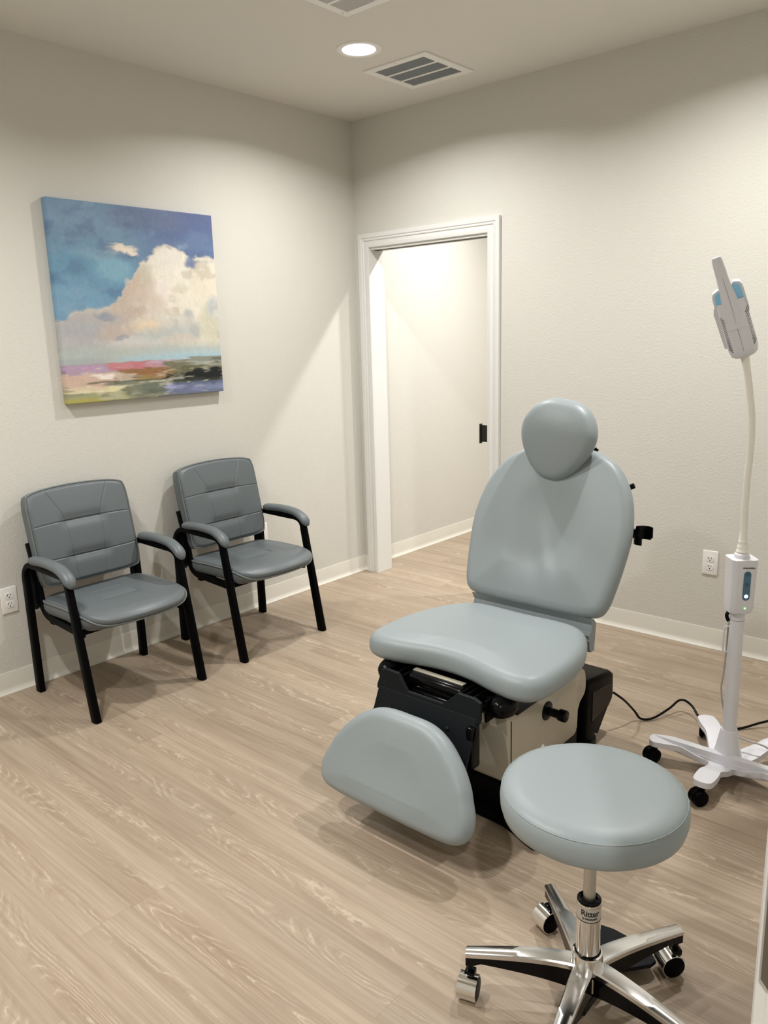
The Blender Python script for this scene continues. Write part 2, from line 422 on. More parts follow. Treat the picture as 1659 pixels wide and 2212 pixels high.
# return grille
def return_grille():
    t = thing('return_air_grille', 'square white ceiling grille with three bands of dark louvres', 'air vent', (.853, -.427, ZC))
    S = .19; bm = bmesh.new(); zt = -.007
    bands = [(-.150, -.060), (-.045, .045), (.060, .150)]; bx = .150
    ys = [-S]+[v for b in bands for v in b]+[S]
    box(bm, -S, -bx, -S, S, zt, 0, .001, 1); box(bm, bx, S, -S, S, zt, 0, .001, 1)
    for a, b in zip(ys[::2], ys[1::2]): box(bm, -bx, bx, a, b, zt, 0)
    fin('frame', bm, m_vent, t)
    bm = bmesh.new(); box(bm, -bx, bx, -.152, .152, -.0012, -.0004); fin('backing', bm, m_duct, t)
    mb = simple('louvre_grey', (.20, .22, .235, 1), .5)
    for (a, b) in bands:
        bm = bmesh.new()
        for i in range(24):
            x = -bx+(i+.5)*2*bx/24
            box(bm, x-.0035, x+.0035, a, b, -.0006, .0006, mtx=Matrix.Translation((0, 0, -.0035)) @ Matrix.Translation((x, 0, 0)) @ Matrix.Rotation(math.radians(-35), 4, 'Y') @ Matrix.Translation((-x, 0, 0)))
        fin('louvre_band', bm, mb, t)
    for yy in (-.172, .172):
        bm = bmesh.new(); lathe(bm, [(0, -.0085), (.003, -.008), (.004, -.007)], 12, Matrix.Translation((.0, yy, 0)), False); fin('screw', bm, m_satin, t, 180)
return_grille()
def supply_register():
    t = thing('supply_air_register', 'white ceiling register with pale grey slats cut by the top of the view', 'air vent', (1.07+.19, -1.153-.19, ZC))
    S = .19; bm = bmesh.new(); zt = -.007; q = .155
    box(bm, -S, -q, -S, S, zt, 0, .001, 1); box(bm, q, S, -S, S, zt, 0, .001, 1); box(bm, -q, q, -S, -q, zt, 0); box(bm, -q, q, q, S, zt, 0)
    for v in (-.05, .05):
        box(bm, -q, q, v-.007, v+.007, zt, -.001); 
    for v in (0,): box(bm, v-.007, v+.007, -q, q, zt, -.001)
    fin('frame', bm, m_vent, t)
    bm = bmesh.new(); box(bm, -q, q, -q, q, -.0012, -.0004); fin('backing', bm, simple('register_shade', (.25, .25, .245, 1), .8), t)
    ms = simple('slat_grey', (.60, .60, .59, 1), .45)
    for a, b in ((-.155, -.057), (-.043, .043), (.057, .155)):
        bm = bmesh.new(); n = 7
        for i in range(n):
            y = a+(i+.5)*(b-a)/n
            box(bm, -q, q, y-.0055, y+.0055, -.0007, .0007, mtx=Matrix.Translation((0, y, -.004)) @ Matrix.Rotation(math.radians(-38), 4, 'X') @ Matrix.Translation((0, -y, 0)))
        fin('slat_band', bm, ms, t)
    bm = bmesh.new(); lathe(bm, [(0, -.0085), (.003, -.008), (.0045, -.007)], 12, Matrix.Translation((-.172, .150, 0)), False); fin('screw', bm, m_satin, t, 180)
supply_register()
# ------------------------------------------------------------------ wall outlets
def outlet(label, loc, rz):
    t = thing('wall_outlet', label, 'electrical outlet', loc, rz)
    bm = bmesh.new(); box(bm, -.036, .036, -.006, 0, -.059, .059, .0035, 3); fin('cover_plate', bm, m_plate, t, 40)
    for zc in (.0195, -.0195):
        pts = []
        for k in range(40):
            a = 2*PI*k/40; x, z = .0172*math.cos(a), .0172*math.sin(a); pts.append((x, max(-.0142, min(.0142, z))+zc))
        bm = bmesh.new(); prism(bm, pts, -.0082, -.005, 'y', .0006, 1); rc = fin('receptacle', bm, m_plate, t)
        bm = bmesh.new(); box(bm, -.0082, -.0056, -.0085, -.0075, zc-.001, zc+.0085); box(bm, .0050, .0072, -.0085, -.0075, zc, zc+.0075)
        lathe(bm, [(.0028, 0), (0.0028, .001)], 14, Matrix.Translation((0, -.0075, zc-.0075)) @ Matrix.Rotation(PI/2, 4, 'X')); fin('socket_slots', bm, m_slot, rc)
    bm = bmesh.new(); lathe(bm, [(.003, 0), (.0026, .0012), (0, .0016)], 12, Matrix.Translation((0, -.006, 0)) @ Matrix.Rotation(PI/2, 4, 'X'), False); fin('screw', bm, m_plate, t, 180)
outlet('white wall outlet left of the left waiting chair', (0, -2.315, .425), PI/2)
outlet('white wall outlet behind the arm of the right waiting chair', (0, -.865, .425), PI/2)
outlet('white wall outlet behind the standing exam lamp, right of the exam chair', (2.226, 0, .424), 0)
# ------------------------------------------------------------------ painting
def painting():
    Wd, Hd, D = .862, .876, .038; y0, z0 = -1.958, 1.2535; N = 420
    rng = np.random.RandomState(5)
    def vn(x, y, seed):
        r = np.random.RandomState(seed); G = r.rand(64, 64)
        xi = np.floor(x).astype(int); yi = np.floor(y).astype(int); fx = x-xi; fy = y-yi
        fx = fx*fx*(3-2*fx); fy = fy*fy*(3-2*fy); a = G[xi % 64, yi % 64]; b = G[(xi+1) % 64, yi % 64]; c = G[xi % 64, (yi+1) % 64]; d = G[(xi+1) % 64, (yi+1) % 64]
        return (a*(1-fx)+b*fx)*(1-fy)+(c*(1-fx)+d*fx)*fy
    def fb(x, y, seed, o=4):
        s = 0; t = 0
        for k in range(o): s = s+vn(x*2**k, y*2**k, seed+k)*.5**k; t += .5**k
        return s/t-.5
    u, v = np.meshgrid(np.linspace(0, 1, N), np.linspace(0, 1, N), indexing='ij')
    U = u+.05*fb(u*7, v*7, 1)+.016*fb(u*30, v*30, 9); Vv = v+.05*fb(u*7, v*7, 20)+.016*fb(u*26, v*34, 31)
    h = v+.016*fb(u*5, v*30, 40)+.010*fb(u*18, v*60, 42); uh = u+.16*fb(u*5, v*75, 44)+.03*fb(u*20, v*160, 46)
    L = lambda r, g, b: np.array([((c/255+.055)/1.055)**2.4 for c in (r, g, b)])
    C = np.zeros((N, N, 3))
    def S(x, a, b): t = np.clip((x-a)/(b-a), 0, 1); return t*t*(3-2*t)
    def lay(m, col, al=1.0):
        nonlocal C
        m = np.clip(m*al, 0, 1)[..., None]; C = C*(1-m)+L(*col)*m
    def blob(x, y, rx, ry, col, soft=.4, al=1.0, X=None, Y=None):
        X = U if X is None else X; Y = Vv if Y is None else Y
        d = np.sqrt(((X-x)/rx)**2+((Y-y)/ry)**2); lay(S(-d, -1-soft/2, -1+soft/2), col, al)
    C[:] = L(84, 108, 152)
    lay(S(.62-U+.25*(.8-Vv), -.25, .3), (98, 136, 166)); lay(S(U, .25, .8)*S(Vv, .72, .95), (82, 98, 146), .9)
    blob(.55, .95, .25, .07, (96, 112, 146), .9, .7); blob(.12, .93, .2, .08, (112, 146, 176), .9, .7); blob(.3, .83, .2, .06, (104, 140, 168), .9, .6)
    blob(.18, .62, .28, .16, (86, 142, 172), .9, .8); blob(.33, .68, .10, .06, (116, 168, 190), .9, .7); blob(.1, .5, .2, .09, (104, 152, 182), .9, .7)
    blob(.33, .77, .09, .05, (80, 112, 146), .8, .6); blob(.9, .84, .16, .05, (92, 120, 160), .9, .7); blob(.24, .74, .12, .03, (122, 158, 178), .9, .5)
    lay(S(fb(u*9, v*16, 70), .02, .3), (126, 156, 186), .45); lay(S(fb(u*9, v*16, 80), .05, .3), (72, 98, 140), .5)
    # cloud
    xs = [0, .05, .24, .33, .36, .38, .42, .47, .57, .66, .72, .79, .83, .87, 1.0, 1.1]; ys = [.42, .435, .475, .52, .56, .63, .64, .69, .765, .80, .80, .765, .735, .775, .765, .76]
    top = np.interp(np.clip(U, 0, 1.1), sorted(xs), [y for _, y in sorted(zip(xs, ys))])
    top = top+.06*fb(u*9, v*9, 50)+.012*fb(u*26, v*26, 52)
    cm = S(top-Vv+.035*fb(u*22, v*50, 54), -.014, .018)
    lay(cm, (196, 184, 168))
    lay(cm*S(U+.5*(Vv-.5), .42, .7), (214, 207, 190))
    base = C.copy(); cc = S(top-Vv, .0, .02)
    def cb(x, y, rx, ry, col, soft=.8, al=.8):
        nonlocal C
        d = np.sqrt(((U-x)/rx)**2+((Vv-y)/ry)**2); m = (S(-d, -1-soft/2, -1+soft/2)*cc*al)[..., None]; C = C*(1-m)+L(*col)*m
    cb(.40, .47, .12, .14, (186, 166, 150)); cb(.50, .56, .10, .12, (196, 176, 160)); cb(.50, .67, .07, .08, (188, 180, 160)); cb(.44, .63, .05, .05, (192, 168, 148))
    cb(.86, .66, .07, .09, (198, 190, 160)); cb(.72, .66, .12, .13, (220, 214, 198)); cb(.80, .52, .22, .12, (218, 210, 192)); cb(.68, .74, .09, .05, (214, 208, 196), .8, .9)
    cb(.64, .60, .05, .05, (220, 208, 200)); cb(.93, .62, .09, .1, (216, 206, 184)); cb(.57, .50, .07, .07, (200, 186, 170)); cb(.75, .60, .05, .03, (190, 184, 158), .6, .5)
    cb(.5, .385, .13, .04, (222, 196, 156)); cb(.20, .40, .24, .07, (170, 164, 162)); cb(.10, .33, .25, .09, (160, 162, 168)); cb(.33, .35, .12, .05, (184, 166, 152))
    cb(.27, .44, .06, .018, (122, 134, 156), 1.2, .8); cb(.78, .42, .04, .05, (152, 158, 166), .8, .7); cb(.83, .35, .05, .045, (160, 166, 166)); cb(.95, .40, .08, .12, (194, 190, 164)); cb(.97, .49, .05, .07, (170, 180, 188), .9, .7)
    cb(.7, .40, .14, .04, (196, 192, 184)); cb(.62, .33, .2, .05, (168, 176, 176)); cb(.41, .30, .16, .03, (190, 188, 186)); cb(.35, .325, .05, .015, (128, 142, 160), .7, .7); cb(.72, .30, .15, .03, (196, 186, 170))
    lay(cc*S(fb(u*11, v*13, 90), .05, .35), (220, 215, 204), .4); lay(cc*S(fb(u*10, v*15, 100), .1, .3), (174, 160, 148), .5)
    w4 = .06*fb(u*20, v*22, 172); blob(.83, .725, .040, .026, (88, 108, 156), 1.0, .9, U+w4, Vv+w4); blob(.85, .75, .05, .012, (100, 120, 160), 1.2, .8, U+w4, Vv+w4)
    w3 = .05*fb(u*26, v*30, 171); blob(.40, .785, .075, .017, (222, 206, 186), .9, .95, U+w3, Vv+.7*w3); blob(.45, .772, .04, .014, (224, 210, 192), .9, .9, U+w3, Vv-.5*w3); blob(.34, .762, .04, .007, (150, 160, 170), 1.2, .6, U+w3, Vv+w3); blob(.38, .80, .06, .006, (200, 190, 180), 1.0, .7, U+w3, Vv+.02*(u-.4)+w3)
    # pale bands above the horizon
    lay(S(-h, -.31, -.25), (164, 176, 172), .85); lay(S(-h, -.27, -.225)*S(u, .3, .75), (160, 188, 198), .85); lay(S(-h, -.235, -.215)*S(u, .25, .4), (150, 186, 200), .7)
    lay(S(-h, -.25, -.2)*S(-u, -.45, -.1), (152, 160, 164), .8)
    # land
    lay(S(-h, -.200, -.192), (150, 150, 138))
    lay(S(-h, -.200, -.188)*S(-uh, -.34, -.20), (172, 140, 172)); lay(S(-h, -.17, -.15)*S(-uh, -.3, -.1), (166, 144, 170), .8)
    def bar(x0, x1, v0, v1, col, al=1.0, s=.02):
        lay(S(uh, x0-s, x0+s)*S(-uh, -x1-s, -x1+s)*S(h, v0-.004, v0+.004)*S(-h, -v1-.004, -v1+.004), col, al)
    bar(.48, .66, .168, .2, (176, 150, 164)); bar(.27, .50, .155, .194, (186, 104, 116)); bar(.28, .42, .165, .192, (196, 120, 126), .7); bar(.50, .60, .158, .182, (186, 120, 140), .8)
    bar(.60, 1.1, .10, .192, (112, 112, 86)); bar(.75, 1.1, .16, .21, (134, 136, 122)); bar(.8, .97, .165, .185, (156, 158, 148), .8); bar(.93, 1.1, .17, .20, (90, 96, 84), .8); bar(.70, .84, .12, .165, (92, 94, 60), .8)
    bar(.30, .62, .125, .157, (146, 100, 52)); bar(.46, .62, .10, .13, (150, 112, 60)); bar(.60, .68, .12, .15, (126, 104, 56)); bar(.38, .50, .096, .12, (146, 122, 54), .9)
    bar(-.1, .30, .07, .150, (196, 166, 146)); bar(.26, .40, .105, .137, (182, 160, 136)); bar(.0, .12, .14, .165, (168, 140, 160)); bar(.17, .27, .112, .142, (226, 214, 204)); bar(.13, .145, .16, .18, (190, 100, 120), .7)
    bar(.10, .60, .092, .100, (70, 66, 52), .8); bar(.25, .62, .08, .093, (120, 124, 100)); bar(.50, .62, .072, .092, (200, 196, 160), .8)
    bar(-.1, .40, .045, .078, (212, 202, 152)); bar(-.1, .2, .06, .085, (204, 182, 150), .8)
    # trees
    th = .125+.03*fb(u*26, u*0+3, 60, 3)+.02*S(u, .7, .95)
    lay(S(uh, .72, .745)*S(th-v, -.004, .004)*S(v, .062, .072), (22, 26, 28)); bar(.58, .62, .098, .125, (40, 40, 36)); bar(.64, .69, .10, .13, (84, 84, 72), .8)
    bar(.60, 1.1, .074, .088, (46, 52, 40), .9)
    bar(.56, 1.1, -.1, .070, (98, 110, 140)); bar(.57, .66, .035, .068, (146, 150, 190)); bar(.66, .72, .03, .06, (126, 132, 172)); bar(.62, 1.1, .062, .074, (74, 90, 120), .9); bar(.8, 1.1, .02, .05, (116, 128, 168), .7)
    lay(S(-v-.04*(u-.6)-.01*fb(u*8, v*30, 61), -.022, -.006)*S(u, .3, .4), (104, 106, 112), .8)
    bar(.34, .575, -.1, .078, (120, 122, 98)); bar(.45, .60, .02, .085, (104, 112, 96)); bar(.36, .42, .0, .05, (132, 134, 112), .7)
    bar(-.1, .36, -.1, .045, (154, 154, 106)); bar(.2, .34, .005, .045, (172, 168, 128)); bar(-.1, .2, -.1, .018, (168, 158, 66)); bar(-.1, .12, .03, .05, (140, 140, 110), .8)
    lay(S(fb(u*16, v*70, 110), .08, .3)*S(-v, -.2, -.18), (214, 206, 186), .35); lay(S(fb(u*14, v*80, 120), .1, .3)*S(-v, -.2, -.18), (60, 62, 52), .4)
    st = fb(u*60, v*40, 130, 3)+.6*fb(u*110, v*110, 140, 2); C *= (1+.13*st)[..., None]; g_ = C.mean(-1, keepdims=True); C = np.clip((g_+(C-g_)*.80)*1.06, 0, .95)
    Hh = (fb(u*22, v*34, 150, 3)*.0009+fb(u*90, v*90, 160, 2)*.0004)
    # front face plus wrapped sides in one mesh
    X = np.full((N, N), D)+Hh; Yc = y0+u*Wd; Zc = z0+v*Hd
    edge = (u == 0) | (u == 1) | (v == 0) | (v == 1); X[edge] = D-.0012
    co = np.stack([X, Yc, Zc], -1).reshape(-1, 3); idx = np.arange(N*N).reshape(N, N)
    q = np.stack([idx[:-1, :-1], idx[1:, :-1], idx[1:, 1:], idx[:-1, 1:]], -1).reshape(-1, 4)
    ringi = np.concatenate([idx[:-1, 0], idx[-1, :-1], idx[:0:-1, -1], idx[0, :0:-1]]); m = len(ringi)
    back = co[ringi].copy(); back[:, 0] = .002; co = np.concatenate([co, back]); bi = np.arange(m)+N*N
    side = np.stack([ringi, bi, np.roll(bi, -1), np.roll(ringi, -1)], -1)
    faces = np.concatenate([q, side]); cols = np.concatenate([C.reshape(-1, 3), C.reshape(-1, 3)[ringi]])
    me = bpy.data.meshes.new('painted_canvas'); me.vertices.add(len(co)); me.vertices.foreach_set('co', co.ravel())
    me.loops.add(len(faces)*4); me.loops.foreach_set('vertex_index', faces.ravel().astype(np.int32)); me.polygons.add(len(faces))
    me.polygons.foreach_set('loop_start', np.arange(len(faces), dtype=np.int32)*4); me.polygons.foreach_set('loop_total', np.full(len(faces), 4, np.int32))
    me.update(calc_edges=True); me.validate()
    at = me.color_attributes.new('paint', 'FLOAT_COLOR', 'POINT'); at.data.foreach_set('color', np.concatenate([cols, np.ones((len(cols), 1))], 1).ravel().astype(np.float32))
    s = NT('oil_paint'); a = s.n('ShaderNodeAttribute', attribute_name='paint'); s.set(Base_Color=a.outputs['Color'], Roughness=.55, Specular_IOR_Level=.3)
    t = thing('wall_painting', 'large square unframed canvas of clouds over a low landscape on the left wall', 'painting', (0, 0, 0))
    link('painted_canvas', me, s.m, t)
    bm = bmesh.new()
    for a in ((y0+.004, y0+.04, z0+.004, z0+Hd-.004), (y0+Wd-.04, y0+Wd-.004, z0+.004, z0+Hd-.004), (y0+.04, y0+Wd-.04, z0+.004, z0+.04), (y0+.04, y0+Wd-.04, z0+Hd-.04, z0+Hd-.004)): box(bm, 0, .02, *a)
    fin('stretcher_frame', bm, m_canvas, t)
painting()
# ------------------------------------------------------------------ waiting chairs
def tufted(name, W, H, D, front, mp, mat, parent, NU=190, NV=190, k=.10, side=True):
    """rectangular cushion; a across, b up, both -1..1; front(a,b) height; mp(u,v,w)"""
    bm = bmesh.new(); A = np.linspace(-1, 1, NU); B = np.linspace(-1, 1, NV)
    def uv(a, b): return a*W/2*math.sqrt(1-k*b**8), b*H/2*math.sqrt(1-k*a**8)
    G = [[bm.verts.new(mp(*uv(a, b), front(a, b))) for b in B] for a in A]
    for i in range(NU-1):
        for j in range(NV-1): bm.faces.new((G[i][j], G[i+1][j], G[i+1][j+1], G[i][j+1]))
    ring = [(A[i], B[0], G[i][0]) for i in range(NU-1)]+[(A[-1], B[j], G[-1][j]) for j in range(NV-1)]+[(A[i], B[-1], G[i][-1]) for i in range(NU-1, 0, -1)]+[(A[0], B[j], G[0][j]) for j in range(NV-1, 0, -1)]
    prev = [r[2] for r in ring]; m = len(ring)
    for f, sc in ((.25, 1.022), (.6, 1.024), (.9, 1.0), (1, .965)):
        cur = []
        for a, b, vv in ring:
            x, y = uv(a, b); w0 = front(a, b); cur.append(bm.verts.new(mp(x*sc, y*sc, w0*(1-f)-D*f)))
        for i in range(m): bm.faces.new((prev[i], cur[i], cur[(i+1) % m], prev[(i+1) % m]))
        prev = cur
    bm.faces.new(prev)
    o = fin(name, bm, mat, parent, 180)
    bm = bmesh.new(); path = []
    for a, b, vv in ring[::3]:
        x, y = uv(a, b); path.append(mp(x*1.014, y*1.014, front(a, b)-.001))
    sweep(bm, path, .0040, 8, True); fin('piping', bm, m_piping, o, 180)
    return o
def gz(x, s): return math.exp(-(x/s)**2)
def back_front(a, b):
    e = (1-abs(a)**8)*(1-abs(b)**8); w = .034*(1-a*a*.60)*(1-.5*b*b)*min(1, e*3)**.5 if e > 0 else 0
    s1, s2 = .30, -.46
    g = 0
    for s in (s1, s2):
        pull = (1-S01(abs(a), .30, .55))
        g += (.0036+.005*pull)*gz(b-s, .0105)+.009*pull*gz(b-s, .11)
    for sgn in (-1, 1):
        if b > s1: c = .36+.30*((b-s1)/(1-s1))**1.3
        else: c = .36-.06*(s1-b)/1.3
        g += .0034*gz(a-sgn*c, .0085)
    return w-g*min(1, e*4)
def S01(x, a, b):
    t = min(1, max(0, (x-a)/(b-a))); return t*t*(3-2*t)
def seat_front(a, b):
    # a across, b: -1 rear .. 1 front
    e = (1-abs(a)**8)*(1-abs(b)**8); w = .022*(1-.4*a*a)*min(1, max(0, e)*3)**.5
    g = 0
    if b < .15:
        for s in (-1, 1): g += .0036*gz(a-s*(.34+.04*b), .0085)*S01(.15-b, 0, .05)
    if abs(a) < .36: g += .0036*gz(b-.12, .009)+.003*gz(b+.35, .009)+.004*gz(b-.12, .12)
    return w-g
def waiting_chair(label, loc):
    t = thing('waiting_chair', label, 'chair', loc, 0, None)
    YL = .262
    # backrest plane: bottom (x .165,z .49) top (x .075,z .885) local, front surface forward
    t0 = math.atan2(.085, .40); vx, vz = -math.sin(t0), math.cos(t0); nx, nz = math.cos(t0), math.sin(t0)
    def mpb(u, v, w_):
        bow = .030*(1-(u/.235)**2)*(-1)*0+.020*(u/.235)**2; v2 = v+(.018*(1-(u/.235)**2) if v > 0 else 0)*max(0, v)/.2
        return (.128+vx*v2+nx*(w_+bow), u, .687+vz*v2+nz*(w_+bow))
    bk = tufted('backrest', .468, .405, .068, back_front, mpb, m_leather, t)
    # seat
    def mps(u, v, w_):
        v0, R_ = .150, .060; q = v-.012; bow = .052*(1-(u/.24)**2)*S01(v, -.08, .22)
        th = max(0, (q-v0))/R_; x = .365+min(q, v0)+R_*math.sin(th)+bow; z = .428-R_*(1-math.cos(th))-.006*S01(-v, 0, .2)+.012*(u/.24)**2*(1-S01(q, .08, .2))
        return (x+w_*math.sin(th), u, z+w_*math.cos(th))
    st = tufted('seat', .486, .452, .056, lambda a, b: seat_front(a, b), mps, m_leather, t, k=.20)
    for s in (-1, 1):
        y = s*YL
        fl = fillet([(.565, y, 0), (.452, y, .592)], .05)
        # arm rail with both legs as one bent tube, split into leg / rail parts
        path = fillet([(.570, y, 0), (.458, y, .594), (.135, y, .600), (.088, y, .56), (.088, y, 0)], [.055, .03, .05], 8)
        # front leg
        i1 = next(i for i, p in enumerate(path) if p.z > .5)
        i2 = max(i for i, p in enumerate(path) if p.z > .5)
        for nm, seg in (('leg', path[:i1+1]), ('arm_rail', path[i1:i2+1]), ('leg', path[i2:])):
            bm = bmesh.new(); sweep(bm, seg, [((.0125+.0105*S01(.6-p.z, .02, .10)), .0138) for p in seg], 16, ref=(0, 1, 0), prof='rect'); fin(nm, bm, m_black, t, 50)
        bm = bmesh.new()
        for px in (.570, .088): box(bm, px-.021, px+.021, y-.0135, y+.0135, 0, .004, .001, 1)
        # J shaped back support tube
        jp = fillet([(.088, y-s*.028, .68), (.135, y-s*.028, .52), (.155, y-s*.028, .372), (.30, y-s*.028, .362), (.485, y-s*.028, .352)], [.1, .07, .1], 10)
        bm2 = bmesh.new(); sweep(bm2, jp, (.017, .011), 16, ref=(0, 1, 0), prof='rect'); fin('back_support', bm2, m_black, t, 50)
        bm.free()
        bm = bmesh.new(); prism(bm, [(.090, .575), (.090, .39), (.110, .385), (.150, .42), (.145, .50), (.128, .575)], y-s*.030, y-s*.002, 'y', .002, 1); fin('side_plate', bm, m_black, t)
        # padded arm
        pp = fillet([(.158, y, .618), (.30, y, .628), (.415, y, .620), (.472, y, .592), (.498, y, .555)], .06, 6)
        pp = resample(pp, 40); n = len(pp); rad = []
        for i in range(n):
            e = min(i, n-1-i)/4; k = math.sqrt(max(.12, 1-(1-min(1, e))**2)); rad.append((.0195*k, .0275*k))
        bm = bmesh.new(); sweep(bm, [p+Vector((0, 0, .004)) for p in pp], rad, 20, ref=(0, 1, 0)); ap = fin('arm_pad', bm, m_leather, t, 180)
        bm = bmesh.new()
        for q in (-1, 1): sweep(bm, [p+Vector((0, q*.0245*min(1, min(i, n-1-i)/4+.3), .010)) for i, p in enumerate(pp)], .0016, 6)
        fin('piping', bm, m_piping, ap, 180)
    bm = bmesh.new(); box(bm, .415, .45, -.235, .235, .332, .350, .004, 2); box(bm, .20, .235, -.235, .235, .335, .355, .004, 2); fin('cross_bar', bm, m_black, t)
    return t
wc = waiting_chair('grey leather waiting chair with black arms, left one beside the outlet', (0, -2.003, 0))
index_kids()
w2 = copy_tree(wc); w2.location = (0, -1.232, 0); w2['label'] = 'grey leather waiting chair with black arms, right one nearer the doorway'
for o in (wc, w2): o['group'] = 'waiting chairs along the left wall'
# ------------------------------------------------------------------ exam chair
XC = 2.02
def exam_chair():
    t = thing('exam_chair', 'sage grey reclining exam chair with headrest, footrest and beige base', 'exam chair', (XC, -1.5, 0))
    OY = -1.5
    def P(x, y, z): return (x, y-OY, z)
    # --- backrest
    th = math.radians(23.5); sn, cs = math.sin(th), math.cos(th)
    def mpb(u, v, w_): return P(u-.006, -1.292+sn*v-cs*w_, .508+cs*v+sn*w_)
    hb = [(0, .632), (.10, .628), (.17, .606), (.225, .572), (.27, .515), (.300, .45), (.318, .37), (.322, .30), (.314, .20), (.303, .12), (.292, .07), (.272, .038), (.23, .024), (.12, .020), (0, .020)]
    def db(u, v, s):
        edge = 1-s
        c = -.020*math.exp(-(u/.13)**2)*math.exp(-((v-.36)/.16)**2) - .010*math.exp(-((v-.20)/.10)**2)*math.exp(-(u/.2)**2)
        r = .006*math.exp(-((abs(u)-.14)/.05)**2)*math.exp(-((v-.18)/.12)**2)
        fold = .006*math.exp(-((u-.03+.35*(v-.2))/.03)**2)*math.exp(-((v-.2)/.1)**2)
        return (.012+c+r+fold)*min(1, edge*2.2)
    bm = bmesh.new(); puff(bm, hb, .075, .034, db, mpb, 6, inner=26); fin('backrest', bm, m_vinyl, t, 180)
    bm = bmesh.new(); prism(bm, [(p.x*.9, .03+p.y*.93) for p in crspline([(a, b, 0) for a, b in hb]+[(-a, b, 0) for a, b in hb[::-1] if a > 1e-5], 3, True)], 0, .012, 'z')
    for v in bm.verts: v.co = Vector(mpb(v.co.x, v.co.y, -.0375-v.co.z))
    fin('back_shell', bm, m_plastic, t, 40)
    # --- gusset strips between backrest and seat
    bm = bmesh.new(); prof = [(a_-.030, b_+.004) for a_, b_ in [(-1.262, .530), (-1.245, .500), (-1.252, .478), (-1.272, .468), (-1.262, .452), (-1.262, .420), (-1.25, .40), (-1.225, .40), (-1.215, .50), (-1.235, .52)]]
    rows = []
    for x, sc in ((-.262, 1), (-.256, 1), (.230, 1), (.236, 1)):
        rows.append([bm.verts.new(P(x, -1.245+(a+1.245)*sc, .46+(b-.46)*sc)) for a, b in prof])
    for a, b in zip(rows, rows[1:]):
        for i in range(len(prof)): bm.faces.new((a[i], a[(i+1) % len(prof)], b[(i+1) % len(prof)], b[i]))
    bm.faces.new(rows[0]); bm.faces.new(rows[-1][::-1]); fin('gusset', bm, m_vinyl, t, 30)
    # --- seat
    hs = [(0, -1.322), (.14, -1.320), (.21, -1.332), (.262, -1.37), (.305, -1.45), (.335, -1.54), (.347, -1.63), (.347, -1.71), (.341, -1.780), (.316, -1.828), (.260, -1.848), (.18, -1.838), (.10, -1.815), (.05, -1.806), (0, -1.803)]
    def mps(u, v, w_): 
        y = v; z = .480+w_
        return P(u, y, z)
    def ds(u, v, s):
        return min(1, (1-s)*2.5)*.010-.006*math.exp(-(u/.12)**2)*math.exp(-((v+1.5)/.12)**2)
    bm = bmesh.new(); puff(bm, hs, .082, .038, ds, mps, 6, inner=24, rb=.030); fin('seat', bm, m_vinyl, t, 180)
    bm = bmesh.new(); box(bm, -.20, .20, P(0, -1.74, 0)[1], P(0, -1.36, 0)[1], .405, .442, .006); fin('seat_pan', bm, m_plastic, t)
    # --- headrest
    a = math.radians(-9); ca, sa = math.cos(a), math.sin(a); th2 = math.radians(6); s2, c2 = math.sin(th2), math.cos(th2)
    hh = [(0, .158), (.06, .152), (.108, .124), (.140, .078), (.150, .030), (.140, -.022), (.116, -.070), (.082, -.116), (.042, -.146), (0, -.154)]
    def mph(u, v, w_):
        uu, vv = u*ca-v*sa, (u*sa+v*ca)*.965
        w2_ = w_-.10*(v/.3)**2*.5
        return P(-.004+uu, -1.116+s2*vv-c2*w2_, 1.120+c2*vv+s2*w2_)
    bm = bmesh.new(); puff(bm, hh, .085, .040, lambda u, v, s: .016*(1-s**1.6)-.006*math.exp(-(u/.06)**2)*math.exp(-((v+.02)/.08)**2), mph, 8, inner=20); fin('headrest', bm, m_vinyl, t, 180)
    bm = bmesh.new()
    for x in (-.03, .03): cyl(bm, P(x, -1.035, .90), P(x, -1.02, 1.13), .006)
    box(bm, -.05, .05, P(0, -1.055, 0)[1], P(0, -1.03, 0)[1], 1.07, 1.17, .006); cyl(bm, P(.055, -1.02, 1.065), P(.098, -1.025, 1.060), .014, .011, bev=.003); cyl(bm, P(.08, -1.02, 1.05), P(.105, -1.01, 1.085), .008)
    fin('headrest_bracket', bm, m_plastic, t, 40)
    bm = bmesh.new(); cyl(bm, mpb(.23, .50, -.050), mpb(.272, .522, -.050), .010, bev=.003); fin('adjust_knob', bm, m_plastic, t, 40)
    # --- hook clip on the right side of the backrest
    bm = bmesh.new(); cx, cyy, cz = .332, -1.10, .808
    arc = [P(cx+.030*math.cos(math.radians(g)), cyy+.030*math.sin(math.radians(g)), cz) for g in range(30, 300, 15)]
    def strip(pts, z0, z1, th_=.0022):
        n = len(pts); rows = []
        for i, p in enumerate(pts):
            q = Vector((p[0]-cx, p[1]-(cyy+1.5), 0)); q.normalize()
            zz0, zz1 = (z0, z1) if i < n*.55 else (z0-.010, z1-.024)
            if i < 2: zz0 += .01
            rows.append([bm.verts.new(Vector((p[0], p[1], zz0))-q*th_), bm.verts.new(Vector((p[0], p[1], zz0))+q*th_), bm.verts.new(Vector((p[0], p[1], zz1))+q*th_), bm.verts.new(Vector((p[0], p[1], zz1))-q*th_)])
        for a_, b_ in zip(rows, rows[1:]):
            for k in range(4): bm.faces.new((a_[k], a_[(k+1) % 4], b_[(k+1) % 4], b_[k]))
        bm.faces.new(rows[0]); bm.faces.new(rows[-1][::-1])
    strip(arc, cz-.022, cz+.026); box(bm, cx-.058, cx-.028, P(0, cyy-.008, 0)[1], P(0, cyy+.008, 0)[1], cz-.016, cz+.016, .002)
    cyl(bm, P(cx-.040, cyy, cz), P(cx-.040, cyy, cz+.038), .006, .003)
